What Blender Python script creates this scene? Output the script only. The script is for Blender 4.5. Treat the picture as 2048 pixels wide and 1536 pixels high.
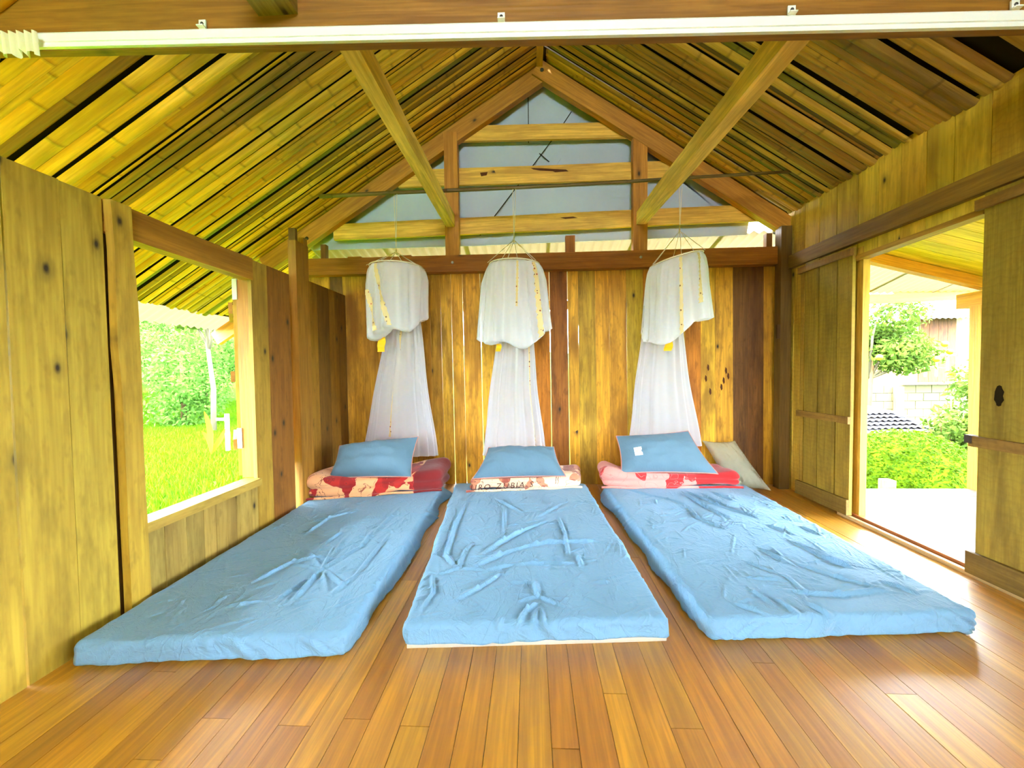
import bpy, math, random
import numpy as np
from mathutils import Vector, Matrix
random.seed(7); rng = np.random.default_rng(7)
scene = bpy.context.scene
col = scene.collection
for o in list(bpy.data.objects): bpy.data.objects.remove(o)
R = math.radians

# ------------------------------------------------------------------ camera
cam_d = bpy.data.cameras.new('camera'); cam = bpy.data.objects.new('camera', cam_d); col.objects.link(cam)
cam_d.sensor_width = 36.0; cam_d.lens = 36.0*800/2048; cam_d.clip_start = 0.02; cam_d.clip_end = 400
def cam_matrix(yaw, pitch, roll, loc):
    a, b = yaw, pitch
    right = Vector((math.cos(a), math.sin(a), 0)); fwd = Vector((-math.sin(a)*math.cos(b), math.cos(a)*math.cos(b), -math.sin(b)))
    up = right.cross(fwd)
    c, s = math.cos(roll), math.sin(roll)
    r2 = right*c - up*s; u2 = right*s + up*c
    m = Matrix((( r2.x, u2.x, -fwd.x, loc[0]), (r2.y, u2.y, -fwd.y, loc[1]), (r2.z, u2.z, -fwd.z, loc[2]), (0, 0, 0, 1)))
    return m
cam.matrix_world = cam_matrix(0.04786, 0.03440, R(0.7), (0, 0, 1.08))
scene.camera = cam

# ------------------------------------------------------------------ world, sun, exposure
w = bpy.data.worlds.new('sky'); scene.world = w; w.use_nodes = True
bg = w.node_tree.nodes['Background']; bg.inputs[0].default_value = (0.80, 0.90, 1.0, 1); bg.inputs[1].default_value = 5.0
sun_d = bpy.data.lights.new('sun', 'SUN'); sun = bpy.data.objects.new('sun', sun_d); col.objects.link(sun)
sun_d.energy = 4.0; sun_d.angle = R(3); sun_d.color = (1.0, 0.95, 0.86)
sun.rotation_euler = Vector((0.42, 0.30, -0.95)).to_track_quat('-Z', 'Y').to_euler()   # high, from the left and behind
vs = scene.view_settings; vs.view_transform = 'Standard'; vs.look = 'None'; vs.gamma = 1; vs.use_curve_mapping = False
vs.exposure = 3.6
scene.cycles.use_denoising = True
scene.cycles.max_bounces = 6; scene.cycles.diffuse_bounces = 5; scene.cycles.glossy_bounces = 3; scene.cycles.transmission_bounces = 4; scene.cycles.transparent_max_bounces = 10
scene.cycles.adaptive_threshold = 0.1; scene.cycles.caustics_reflective = False; scene.cycles.caustics_refractive = False
scene.cycles.sample_clamp_indirect = 0

# ------------------------------------------------------------------ helpers
def lin(c): c /= 255.0; return c/12.92 if c <= 0.04045 else ((c+0.055)/1.055)**2.4
def S(r, g, b): return (lin(r), lin(g), lin(b), 1.0)
def vary(c, v=0.12, hue=0.05):
    k = 1+random.uniform(-v, v)
    return (max(0, c[0]*k*(1+random.uniform(-hue, hue))), max(0, c[1]*k*(1+random.uniform(-hue, hue))), max(0, c[2]*k), 1)
def tag(o, label=None, cat=None, group=None, kind=None):
    if label: o['label'] = label
    if cat: o['category'] = cat
    if group: o['group'] = group
    if kind: o['kind'] = kind
    return o
def empty(name, loc=(0, 0, 0)):
    o = bpy.data.objects.new(name, None); o.location = loc; o.empty_display_size = 0.1; col.objects.link(o); return o
PW = {}
def place(o, M, parent):
    if parent is None: o.matrix_world = M; PW[o.name] = M.copy(); return o
    o.parent = parent
    pm = PW.get(parent.name, Matrix.Translation(parent.location))
    o.matrix_parent_inverse = pm.inverted(); o.matrix_basis = M; PW[o.name] = M.copy()
    return o
def mkmesh(name, verts, faces, smooth=False):
    me = bpy.data.meshes.new(name)
    me.from_pydata([tuple(v) for v in verts], [], [tuple(int(i) for i in f) for f in faces]); me.update()
    if smooth: me.polygons.foreach_set('use_smooth', [True]*len(me.polygons))
    return me
def add(name, verts, faces, mat, parent=None, origin=None, color=None, smooth=False, M=None):
    """world-space verts -> one mesh object with its origin at origin"""
    if M is None:
        v = np.asarray(verts, float)
        if origin is None: origin = (v[:, 0].mean(), v[:, 1].mean(), v[:, 2].min())
        verts = v-np.array(origin); M = Matrix.Translation(origin)
    o = bpy.data.objects.new(name, mkmesh(name, verts, faces, smooth)); col.objects.link(o)
    o.data.materials.append(mat)
    if color: o.color = color
    return place(o, M, parent)
def frame_of(a, b, n):
    a, b, n = Vector(a), Vector(b), Vector(n)
    x = (b-a).normalized(); z = (n-x*n.dot(x)).normalized(); y = z.cross(x); c = (a+b)/2
    return Matrix(((x.x, y.x, z.x, c.x), (x.y, y.y, z.y, c.y), (x.z, y.z, z.z, c.z), (0, 0, 0, 1))), (b-a).length
BOXF = [(0, 1, 2, 3), (7, 6, 5, 4), (0, 4, 5, 1), (1, 5, 6, 2), (2, 6, 7, 3), (3, 7, 4, 0)]
def board(name, a, b, wd, th, n, mat, parent=None, color=None, seg=1, jit=0.0, taper=0.0):
    """sawn board from a to b (centre line), width wd, thickness th along n; local x runs with the grain"""
    M, L = frame_of(a, b, n)
    vs_, fs = [], []
    for i in range(seg+1):
        t = i/seg; x = (t-.5)*L
        w1 = wd/2+random.uniform(-jit, jit); w2 = wd/2+random.uniform(-jit, jit)
        k = 1+taper*(t-.5)
        vs_ += [(x, -w1*k, -th/2), (x, w2*k, -th/2), (x, w2*k, th/2), (x, -w1*k, th/2)]
    for i in range(seg):
        p, q = 4*i, 4*i+4
        for k in range(4): fs.append((p+k, q+k, q+(k+1) % 4, p+(k+1) % 4))
    fs.append((0, 1, 2, 3)); e = 4*seg; fs.append((e+3, e+2, e+1, e))
    fs = [tuple(reversed(f)) for f in fs]
    return add(name, vs_, fs, mat, parent, color=color, M=M)
def tube(name, pts, r, mat, parent=None, seg=8, color=None, r1=None, origin=None):
    pts = [Vector(p) for p in pts]; vs_, fs = [], []; n = len(pts)
    for i, p in enumerate(pts):
        d = (pts[min(i+1, n-1)]-pts[max(i-1, 0)]).normalized()
        u = d.cross(Vector((0, 0, 1)) if abs(d.z) < .9 else Vector((1, 0, 0))).normalized(); v = d.cross(u)
        rr = r if r1 is None else r+(r1-r)*i/(n-1)
        for k in range(seg):
            t = 2*math.pi*k/seg; vs_.append(p+u*math.cos(t)*rr+v*math.sin(t)*rr)
    for i in range(n-1):
        for k in range(seg): fs.append((i*seg+k, i*seg+(k+1) % seg, (i+1)*seg+(k+1) % seg, (i+1)*seg+k))
    fs.append(tuple(range(seg-1, -1, -1))); fs.append(tuple(range((n-1)*seg, n*seg)))
    return add(name, vs_, fs, mat, parent, color=color, smooth=True, origin=origin or tuple(pts[0]))
def sines(n, lo, hi, seed):
    g = np.random.default_rng(seed); k = g.uniform(lo, hi, n); a = g.uniform(0, 2*np.pi, n); ph = g.uniform(0, 2*np.pi, n)
    def f(x, y):
        s = 0
        for i in range(n): s = s+np.sin(k[i]*(x*math.cos(a[i])+y*math.sin(a[i]))+ph[i])
        return s/math.sqrt(n)
    return f

# ------------------------------------------------------------------ materials
def newmat(name):
    m = bpy.data.materials.new(name); m.use_nodes = True; nt = m.node_tree; nt.nodes.clear()
    out = nt.nodes.new('ShaderNodeOutputMaterial'); b = nt.nodes.new('ShaderNodeBsdfPrincipled'); nt.links.new(b.outputs[0], out.inputs[0])
    return m, nt, b, out
class NT:
    def __init__(s, nt): s.nt = nt
    def n(s, t, **kw):
        x = s.nt.nodes.new('ShaderNode'+t)
        for k, v in kw.items():
            if k.startswith('i'):
                key = k[1:]; x.inputs[int(key) if key.isdigit() else key].default_value = v
            else: setattr(x, k, v)
        return x
    def l(s, a, b): s.nt.links.new(a, b)
    def math(s, op, a, b=None, c=None):
        x = s.n('Math', operation=op)
        for i, v in enumerate((a, b, c)):
            if v is None: continue
            if isinstance(v, (int, float)): x.inputs[i].default_value = v
            else: s.l(v, x.inputs[i])
        return x.outputs[0]
    def mix(s, f, a, b, blend='MIX'):
        x = s.n('Mix', data_type='RGBA', blend_type=blend)
        for i, v in ((0, f), (6, a), (7, b)):
            if isinstance(v, (int, float)): x.inputs[i].default_value = v
            elif isinstance(v, tuple): x.inputs[i].default_value = v
            else: s.l(v, x.inputs[i])
        return x.outputs[2]
    def ramp(s, f, stops):
        x = s.n('ValToRGB'); el = x.color_ramp.elements
        while len(el) < len(stops): el.new(0.5)
        for e, (p, c) in zip(el, stops): e.position = p; e.color = c if isinstance(c, tuple) else (c, c, c, 1)
        s.l(f, x.inputs[0]); return x.outputs[0]
    def coords(s, scale, rnd=True, src='Object'):
        tc = s.n('TexCoord'); v = tc.outputs[src]
        if rnd:
            oi = s.n('ObjectInfo'); c = s.n('CombineXYZ')
            for i, k in enumerate((31.0, 17.0, 7.0)): s.l(s.math('MULTIPLY', oi.outputs['Random'], k), c.inputs[i])
            a = s.n('VectorMath', operation='ADD'); s.l(v, a.inputs[0]); s.l(c.outputs[0], a.inputs[1]); v = a.outputs[0]
        m = s.n('VectorMath', operation='MULTIPLY'); s.l(v, m.inputs[0]); m.inputs[1].default_value = scale
        return m.outputs[0]
    def noise(s, v, scale=1.0, detail=4, rough=.55, dist=0.0):
        x = s.n('TexNoise'); x.inputs['Scale'].default_value = scale; x.inputs['Detail'].default_value = detail
        x.inputs['Roughness'].default_value = rough; x.inputs['Distortion'].default_value = dist
        s.l(v, x.inputs['Vector']); return x.outputs[0]

def wood(name, grain=1.0, contrast=0.55, stain=0.4, knots=0.0, saw=0.0, rough=0.6, bump=0.25, coat=0.0, spec=0.35, coatrough=0.2, mottle=0.0):
    m, nt, b, out = newmat(name); g = NT(nt)
    oi = g.n('ObjectInfo'); base = oi.outputs['Color']
    v1 = g.coords((1.1*grain, 15*grain, 15*grain)); n1 = g.noise(v1, 1.3, 3, .6, 1.0)
    v2 = g.coords((4*grain, 90*grain, 90*grain)); n2 = g.noise(v2, 1.0, 1.5, .6)
    v3 = g.coords((1.3, 5.0, 5.0)); n3 = g.noise(v3, 1.0, 2, .6)
    dark = g.mix(1.0, base, (0.46, 0.38, 0.26, 1), 'MULTIPLY')
    f = g.math('MULTIPLY', g.ramp(n1, [(0.35, 1.0), (0.62, 0.0)]), contrast)
    c = g.mix(f, base, dark)
    f2 = g.math('MULTIPLY', g.ramp(n2, [(0.38, 1.0), (0.6, 0.0)]), contrast*0.6)
    c = g.mix(f2, c, dark)
    st = g.math('MULTIPLY', g.ramp(n3, [(0.55, 0.0), (0.72, 1.0)]), stain)
    c = g.mix(st, c, g.mix(1.0, base, (0.33, 0.24, 0.2, 1), 'MULTIPLY'))
    if mottle:
        n5 = g.noise(g.coords((2.2, 9.0, 9.0)), 1.0, 4, .7); n6 = g.noise(g.coords((9, 22, 22)), 1.0, 2.5, .7)
        mt = g.math('MULTIPLY', g.math('MAXIMUM', g.ramp(n5, [(.50, 0.0), (.68, 1.0)]), g.math('MULTIPLY', g.ramp(n6, [(.55, 0.0), (.72, 1.0)]), .7)), mottle)
        c = g.mix(mt, c, g.mix(1.0, base, (.36, .31, .24, 1), 'MULTIPLY'))
    hgt = g.math('MULTIPLY', g.noise(v2, .7, 1, .5), 1.2)
    if knots:
        vk = g.coords((2.6, 5.0, 0.0)); vo = g.n('TexVoronoi'); vo.voronoi_dimensions = '2D'; vo.inputs['Scale'].default_value = 1.0; g.l(vk, vo.inputs['Vector'])
        d = g.math('ADD', g.math('MULTIPLY', vo.outputs['Distance'], 1.35), g.math('MULTIPLY', g.math('SUBTRACT', n2, 0.5), 0.05))
        sep = g.n('SeparateColor'); g.l(vo.outputs['Color'], sep.inputs[0])
        sel = g.math('GREATER_THAN', sep.outputs[0], 1.0-knots)
        k = g.math('MULTIPLY', sel, g.ramp(d, [(0.03, 1.0), (0.10, 0.28), (0.22, 0.0)]))
        c = g.mix(k, c, (0.030, 0.016, 0.006, 1))
    if saw:
        vw = g.coords((1, 1, 1)); wv = g.n('TexWave', wave_type='BANDS', bands_direction='X'); wv.inputs['Scale'].default_value = 9.0
        wv.inputs['Distortion'].default_value = 7.0; wv.inputs['Detail'].default_value = 3; wv.inputs['Detail Scale'].default_value = 2.0; g.l(vw, wv.inputs['Vector'])
        k = g.math('MULTIPLY', g.ramp(wv.outputs[1], [(0.0, 1.0), (0.45, 0.0)]), saw)
        c = g.mix(g.math('MULTIPLY', k, g.ramp(n3, [(0.35, 0.2), (0.6, 1.0)])), c, dark)
        hgt = g.math('ADD', hgt, g.math('MULTIPLY', wv.outputs[1], 0.35))
    g.l(c, b.inputs['Base Color'])
    b.inputs['Roughness'].default_value = rough; b.inputs['Specular IOR Level'].default_value = spec
    if coat:
        b.inputs['Coat Weight'].default_value = coat; b.inputs['Coat Roughness'].default_value = coatrough; b.inputs['Coat IOR'].default_value = 1.85
    bp = g.n('Bump'); bp.inputs['Strength'].default_value = bump; bp.inputs['Distance'].default_value = 0.01; g.l(hgt, bp.inputs['Height']); g.l(bp.outputs[0], b.inputs['Normal'])
    return m
def plain(name, c, rough=.6, spec=.3, noise_amt=0.0, scale=8.0, bump=0.0, transl=0.0, objcol=False, metallic=0.0):
    m, nt, b, out = newmat(name); g = NT(nt)
    v = g.coords((scale,)*3); n = g.noise(v, 1.0, 4)
    base = g.n('ObjectInfo').outputs['Color'] if objcol else c
    cc = g.mix(g.math('MULTIPLY', g.ramp(n, [(0.35, 1.0), (0.65, 0.0)]), noise_amt), base, g.mix(1.0, base, (.5, .5, .5, 1), 'MULTIPLY'))
    g.l(cc, b.inputs['Base Color']); b.inputs['Roughness'].default_value = rough; b.inputs['Specular IOR Level'].default_value = spec; b.inputs['Metallic'].default_value = metallic
    if bump:
        bp = g.n('Bump'); bp.inputs['Strength'].default_value = bump; bp.inputs['Distance'].default_value = .01; g.l(n, bp.inputs['Height']); g.l(bp.outputs[0], b.inputs['Normal'])
    if transl:
        t = g.n('BsdfTranslucent'); g.l(cc, t.inputs[0]); mx = g.n('MixShader', i0=transl); g.l(b.outputs[0], mx.inputs[1]); g.l(t.outputs[0], mx.inputs[2]); g.l(mx.outputs[0], out.inputs[0])
    return m
M_WALL = wood('wall_wood', 1.0, .65, .8, knots=.10, rough=.65, mottle=.9)
M_PINE = wood('pine_wood', .8, .4, .6, knots=.36, rough=.65, mottle=.55)
M_SAWN = wood('sawn_wood', .9, .5, .5, knots=.12, saw=.24, rough=.7, bump=.2, mottle=.5)
M_BEAM = wood('beam_wood', .9, .6, .35, knots=.08, rough=.6, mottle=.3)
M_FLOOR = wood('floor_wood', 1.0, .62, .35, rough=.42, bump=.10, coat=1.0, coatrough=.44)
M_DECK = wood('deck_wood', 1, .35, .2, rough=.6)

def bamboo_mat():
    m, nt, b, out = newmat('bamboo'); g = NT(nt)
    oi = g.n('ObjectInfo'); base = oi.outputs['Color']
    tc = g.n('TexCoord'); sp = g.n('SeparateXYZ'); g.l(tc.outputs['Object'], sp.inputs[0])
    f = g.math('FRACT', g.math('ADD', g.math('MULTIPLY', sp.outputs[0], 2.1), g.math('MULTIPLY', oi.outputs['Random'], 9.7)))
    node = g.ramp(f, [(0.0, 1.0), (0.010, .8), (0.03, 0.0), (0.965, 0.0), (0.985, .45), (1.0, 1.0)])
    n1 = g.noise(g.coords((2.5, 60, 60)), 1, 2); n2 = g.noise(g.coords((2.0, 6, 6)), 1, 2.5)
    dark = g.mix(1.0, base, (.42, .34, .25, 1), 'MULTIPLY')
    c = g.mix(g.math('MULTIPLY', g.ramp(n1, [(0.35, 1.0), (0.62, 0.0)]), .45), base, dark)
    c = g.mix(g.math('MULTIPLY', g.ramp(n2, [(0.52, 0.0), (0.72, 1.0)]), .65), c, g.mix(1.0, base, (.42, .40, .3, 1), 'MULTIPLY'))
    c = g.mix(g.math('MULTIPLY', node, .38), c, (.05, .03, .008, 1))
    g.l(c, b.inputs['Base Color']); b.inputs['Roughness'].default_value = .5; b.inputs['Specular IOR Level'].default_value = .35
    bp = g.n('Bump'); bp.inputs['Strength'].default_value = .35; bp.inputs['Distance'].default_value = .01
    g.l(g.math('ADD', n1, node), bp.inputs['Height']); g.l(bp.outputs[0], b.inputs['Normal'])
    return m
M_BAMBOO = bamboo_mat()
M_DARK = plain('dark_backing', S(34, 26, 8), .9, .1)  # near-black backing colour; paints the shade in gaps between bamboo poles
M_TIN = plain('gable_tin', S(172, 186, 192), .45, .4, .25, 1.2, .05)
M_CREAM = plain('cream_sheet', S(132, 112, 86), .6, .2, .08, 3, 0, transl=.10)
M_WHITETIN = plain('white_tin', S(100, 99, 104), .5, .3, .25, 2)
M_PVC = plain('white_plastic', S(222, 226, 214), .35, .4)
M_NAIL = plain('nail', S(60, 50, 40), .4, .5)
M_STEEL = plain('galvanised', S(190, 190, 180), .4, .5)
M_CORD = plain('cord', S(225, 215, 180), .8, .1)

def cloth(name, c, c2=None, amt=.15, rough=.75, bump=.25, wr=.0):
    m, nt, b, out = newmat(name); g = NT(nt)
    n = g.noise(g.coords((9, 9, 9), False), 1, 4); f = g.noise(g.coords((140, 140, 140), False), 1, 2)
    cc = g.mix(g.math('MULTIPLY', n, amt), c, c2 or tuple([x*.6 for x in c[:3]]+[1]))
    g.l(cc, b.inputs['Base Color']); b.inputs['Roughness'].default_value = rough; b.inputs['Specular IOR Level'].default_value = .2
    b.inputs['Sheen Weight'].default_value = .12; b.inputs['Sheen Roughness'].default_value = .4
    bp = g.n('Bump'); bp.inputs['Strength'].default_value = bump; bp.inputs['Distance'].default_value = .004
    n2 = g.noise(g.coords((22, 22, 22), False), 1, 3, .5, 1.5)
    n3 = g.noise(g.coords((4.5, 2.6, 4.0), False), 1, 3, .5, 2.2); n4 = g.noise(g.coords((7, 11, 8), False), 1, 2, .5, 3.0)
    rg = lambda q, w_: g.math('SUBTRACT', 1.0, g.math('MINIMUM', g.math('MULTIPLY', g.math('ABSOLUTE', g.math('SUBTRACT', q, .5)), w_), 1.0))
    cr = g.math('ADD', g.math('MULTIPLY', rg(n3, 22.0), 1.5), g.math('MULTIPLY', rg(n4, 18.0), .8))
    g.l(g.math('ADD', g.math('ADD', g.math('MULTIPLY', n2, .8), g.math('MULTIPLY', cr, wr)), g.math('MULTIPLY', f, .1)), bp.inputs['Height']); g.l(bp.outputs[0], b.inputs['Normal'])
    return m
M_SHEET = cloth('blue_sheet', S(122, 168, 200), bump=.65, wr=.38)
M_PILLOW = cloth('pillow_blue', S(94, 124, 140), bump=.45, wr=.25)
M_PINK = cloth('pillow_pink', S(200, 138, 124))
M_FOAM = cloth('foam_edge', S(205, 196, 176))
M_TAG = plain('cloth_tag', S(235, 232, 210), .8)
def net_mat(name, dens, c):
    m, nt, b, out = newmat(name); g = NT(nt)
    d = g.n('BsdfDiffuse'); d.inputs[0].default_value = c; t = g.n('BsdfTranslucent'); t.inputs[0].default_value = c
    tr = g.n('BsdfTransparent')
    a = g.n('MixShader', i0=.5); g.l(d.outputs[0], a.inputs[1]); g.l(t.outputs[0], a.inputs[2])
    # denser when the gauze is seen edge-on: a property of the weave
    lw = g.n('LayerWeight'); lw.inputs[0].default_value = .35
    k = g.math('MINIMUM', g.math('ADD', g.math('MULTIPLY', lw.outputs['Facing'], .5), dens), 1.0)
    x = g.n('MixShader'); g.l(k, x.inputs[0]); g.l(tr.outputs[0], x.inputs[1]); g.l(a.outputs[0], x.inputs[2]); g.l(x.outputs[0], out.inputs[0])
    nt.nodes.remove(b); return m
M_NET = net_mat('net_gauze', .66, (.82, .83, .87, 1))
M_NETTOP = net_mat('net_cover_gauze', .80, (.90, .90, .92, 1))
def lace_mat():
    m, nt, b, out = newmat('lace'); g = NT(nt)
    vo = g.n('TexVoronoi'); vo.inputs['Scale'].default_value = 1; g.l(g.coords((48, 48, 48), False), vo.inputs['Vector'])
    sp = g.n('SeparateColor'); g.l(vo.outputs['Color'], sp.inputs[0])
    dots = g.math('MULTIPLY', g.math('LESS_THAN', vo.outputs['Distance'], .33), g.math('GREATER_THAN', sp.outputs[0], .62))
    c = g.mix(dots, S(222, 200, 140), g.mix(g.math('GREATER_THAN', sp.outputs[1], .6), S(120, 82, 40), S(160, 60, 45)))
    g.l(c, b.inputs['Base Color']); b.inputs['Roughness'].default_value = .8; return m
M_LACE = lace_mat()
M_YELLOW = plain('yellow_ribbon', S(245, 195, 20), .5)
def floral(name, ground, petal, petal2, line, plain_side, plain_col, scale=7.0, thr=.5):
    """fleece print: blossoms on a light ground, one end of the fold showing the plain reverse"""
    m, nt, b, out = newmat(name); g = NT(nt)
    v = g.coords((scale,)*3, False); ds = g.noise(v, .8, 3); 
    vo = g.n('TexVoronoi'); vo.inputs['Scale'].default_value = 1.0
    ad = g.n('VectorMath', operation='ADD'); g.l(v, ad.inputs[0]); cmb = g.n('CombineXYZ')
    for i in range(3): g.l(g.math('MULTIPLY', ds, 1.3), cmb.inputs[i])
    g.l(cmb.outputs[0], ad.inputs[1]); g.l(ad.outputs[0], vo.inputs['Vector'])
    sp = g.n('SeparateColor'); g.l(vo.outputs['Color'], sp.inputs[0])
    n2 = g.noise(v, 1.2, 2, .5, 1.6)
    fl = g.math('MULTIPLY', g.math('GREATER_THAN', sp.outputs[0], thr), g.math('LESS_THAN', vo.outputs['Distance'], .72))
    pc = g.mix(g.ramp(n2, [(.42, 0.0), (.56, 1.0)]), petal, petal2)
    c = g.mix(fl, ground, pc)
    edge = g.math('MULTIPLY', g.math('LESS_THAN', g.math('ABSOLUTE', g.math('SUBTRACT', n2, .5)), .009), .8)
    c = g.mix(edge, c, line)
    tc = g.n('TexCoord'); s2 = g.n('SeparateXYZ'); g.l(tc.outputs['Object'], s2.inputs[0])
    side = g.ramp(g.math('ADD', s2.outputs[0], g.math('MULTIPLY', g.math('SUBTRACT', ds, .5), .10)), [(0.0, 0.0), (1.0, 1.0)])
    k = g.math('GREATER_THAN', g.math('ADD', s2.outputs[0], g.math('MULTIPLY', g.math('SUBTRACT', ds, .5), .12)), plain_side)
    c = g.mix(k, c, plain_col)
    g.l(c, b.inputs['Base Color']); b.inputs['Roughness'].default_value = .85; b.inputs['Sheen Weight'].default_value = .3
    bp = g.n('Bump'); bp.inputs['Strength'].default_value = .3; bp.inputs['Distance'].default_value = .006; g.l(g.noise(g.coords((30,)*3, False), 1, 4), bp.inputs['Height']); g.l(bp.outputs[0], b.inputs['Normal'])
    return m
M_FL1 = floral('blanket_red_orange', S(236, 172, 116), S(150, 8, 6), S(182, 26, 12), S(120, 14, 8), .30, S(122, 4, 6), 5.0, .30)
M_FL2 = floral('blanket_brown', S(232, 198, 160), S(150, 70, 48), S(196, 128, 92), S(78, 26, 18), .9, S(150, 70, 50), 6.5, .50)
M_FL3 = floral('blanket_red_pink', S(222, 138, 126), S(172, 4, 7), S(196, 24, 24), S(235, 120, 110), .22, S(182, 3, 7), 4.6, .45)
def leafmat(name, c1, c2, transl=.35):
    m, nt, b, out = newmat(name); g = NT(nt)
    geo = g.n('NewGeometry'); n = g.noise(g.coords((1.3,)*3, False), 1, 3)
    c = g.mix(g.math('MULTIPLY', g.math('ADD', geo.outputs['Random Per Island'], n), .5), c1, c2)
    g.l(c, b.inputs['Base Color']); b.inputs['Roughness'].default_value = .8; b.inputs['Specular IOR Level'].default_value = .08
    t = g.n('BsdfTranslucent'); g.l(c, t.inputs[0]); mx = g.n('MixShader', i0=transl); g.l(b.outputs[0], mx.inputs[1]); g.l(t.outputs[0], mx.inputs[2]); g.l(mx.outputs[0], out.inputs[0])
    return m
M_LEAF = leafmat('leaf_green', S(46, 86, 28), S(84, 120, 42))
M_LEAF2 = leafmat('leaf_citrus', S(38, 68, 20), S(78, 94, 26))
M_LIME = leafmat('leaf_lime', S(38, 74, 1), S(74, 94, 2))
M_GRASS = leafmat('grass_blades', S(42, 82, 1), S(72, 100, 2))
M_BARK = plain('bark', S(92, 72, 46), .9, .1, .4, 6, .3)
M_PALEBARK = plain('pale_bark', S(92, 86, 66), .9, .1, .3, 6, .2)
M_GROUND = plain('ground_turf', S(46, 76, 4), .95, .05, .5, .7)
M_BLOCK = plain('concrete_block', S(205, 195, 150), .9, .1, .2, 6, .2, objcol=True)
M_MORTAR = plain('mortar', S(62, 58, 44), .9, .1)
M_PLASTIC = None

# ------------------------------------------------------------------ colours of timber (per board)
GOLD, MUST, BROWN, OLIVE, YEL, DKB, ORG = S(238, 178, 48), S(206, 150, 36), S(176, 108, 26), S(210, 172, 46), S(246, 190, 52), S(122, 78, 26), S(212, 132, 30)
PINE, RW, SLAT, BEAMC = S(204, 172, 58), S(166, 136, 40), S(240, 190, 72), S(150, 92, 26)

# ------------------------------------------------------------------ setting: ground, floor
def ground_z(x, y):
    d = (-0.70*x+0.71*y)
    h = np.clip(d-19.5, 0, None)
    return -0.72+0.16*h*np.clip(h/8, 0, 1)+0.25*np.sin(x*.13)*np.clip(d/20, 0, 1)
nx, ny = 90, 90
gx = np.linspace(-70, 60, nx); gy = np.linspace(-40, 75, ny); GX, GY = np.meshgrid(gx, gy, indexing='ij')
GZ = ground_z(GX, GY)
gv = np.stack([GX, GY, GZ], -1).reshape(-1, 3)
gf = [(i*ny+j, (i+1)*ny+j, (i+1)*ny+j+1, i*ny+j+1) for i in range(nx-1) for j in range(ny-1)]
tag(add('ground', gv, gf, M_GROUND, origin=(0, 0, 0), smooth=True), 'sunlit grassy ground and hillside around the wooden house', 'ground', kind='structure')

floor = add('floor', [(-2.2, -3.0, -.12), (2.34, -3.0, -.12), (2.34, 3.84, -.12), (-2.2, 3.84, -.12), (-2.2, -3.0, -.026), (2.34, -3.0, -.026), (2.34, 3.84, -.026), (-2.2, 3.84, -.026)],
            [tuple(reversed(f)) for f in BOXF], M_DARK, origin=(0, 0, -.12))
tag(floor, 'glossy orange-brown floor of narrow wooden planks', 'floor', kind='structure')
x = -2.2
FC = [S(212, 148, 16), S(218, 156, 20), S(196, 130, 12), S(226, 164, 26), S(206, 140, 14)]
while x < 2.31:
    wd = random.uniform(.078, .105); wd = min(wd, 2.33-x)
    y = -3.0-random.uniform(0, .8)
    while y < 3.82:
        L = random.uniform(1.2, 2.8); y0, y1 = max(y, -3.0), min(y+L, 3.83)
        if y1-y0 > .05:
            dz = random.uniform(-.0006, .0006)
            board('floor_plank', (x+wd/2, y0+.001, -.013+dz), (x+wd/2, y1-.001, -.013+dz), wd-.0016, .026, (random.uniform(-.006, .006), random.uniform(-.004, .004), 1), M_FLOOR, floor, vary(random.choice(FC), .10, .03))
        y += L
    x += wd

# ------------------------------------------------------------------ back wall
wb = tag(empty('wall_back', (0, 3.77, 0)), 'back wall of upright weathered golden planks behind the beds', 'wall', kind='structure')
seams = [-2.16, -1.905, -1.782, -1.597, -1.427, -1.257, -1.098, -0.94, -0.84, -0.739, -0.63, -0.464, -0.299, -0.134, 0.025, 0.184, 0.351, 0.449, 0.605, 0.73, 0.89, 1.041, 1.168, 1.304, 1.422, 1.561, 1.691, 1.848, 1.98, 2.12, 2.33]
cols = [MUST, DKB, MUST, MUST, ORG, GOLD, MUST, MUST, YEL, GOLD, GOLD, YEL, GOLD, MUST, ORG, BROWN, YEL, OLIVE, GOLD, GOLD, OLIVE, ORG, GOLD, MUST, ORG, YEL, YEL, DKB, DKB, MUST, MUST]
lit = {9: .006, 10: .005, 11: .006, 13: .005, 15: .005, 16: .005, 20: .004, 8: .004}
for i in range(len(seams)-1):
    gl, gr = lit.get(i, .0012)/2, lit.get(i+1, .0012)/2
    a, b = seams[i]+gl, seams[i+1]-gr
    dy = random.uniform(-.003, .003)
    board('plank', ((a+b)/2+.008, 3.772+dy, -.02), ((a+b)/2-.008, 3.772+dy, 2.13), b-a, .024, (0, -1, 0), M_WALL, wb, vary(cols[i], .08), seg=6, jit=.0012)

# ------------------------------------------------------------------ gable: tin sheets behind the truss
wg = tag(empty('wall_gable', (0, 3.84, 2.2)), 'grey-blue metal sheets closing the gable above the back beam', 'wall', kind='structure')
def sheetpanel(poly, y, name='sheet_panel', th=.004):
    n = len(poly); v = [(p[0], y, p[1]) for p in poly]+[(p[0], y+th, p[1]) for p in poly]
    f = [tuple(range(n)), tuple(range(2*n-1, n-1, -1))]+[(i, i+n, (i+1) % n+n, (i+1) % n) for i in range(n)]
    return add(name, v, f, M_TIN, wg)
sheetpanel([(-2.1, 2.27), (-.42, 2.27), (.62, 3.55), (.134, 3.86), (-2.1, 2.50)], 3.838)
sheetpanel([(-.43, 2.27), (2.0, 2.30), (2.05, 2.62), (.45, 3.62), (.60, 3.55)], 3.830)
sheetpanel([(-.02, 3.2), (.40, 3.2), (.40, 3.66), (.134, 3.84), (-.02, 3.74)], 3.822)
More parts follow.
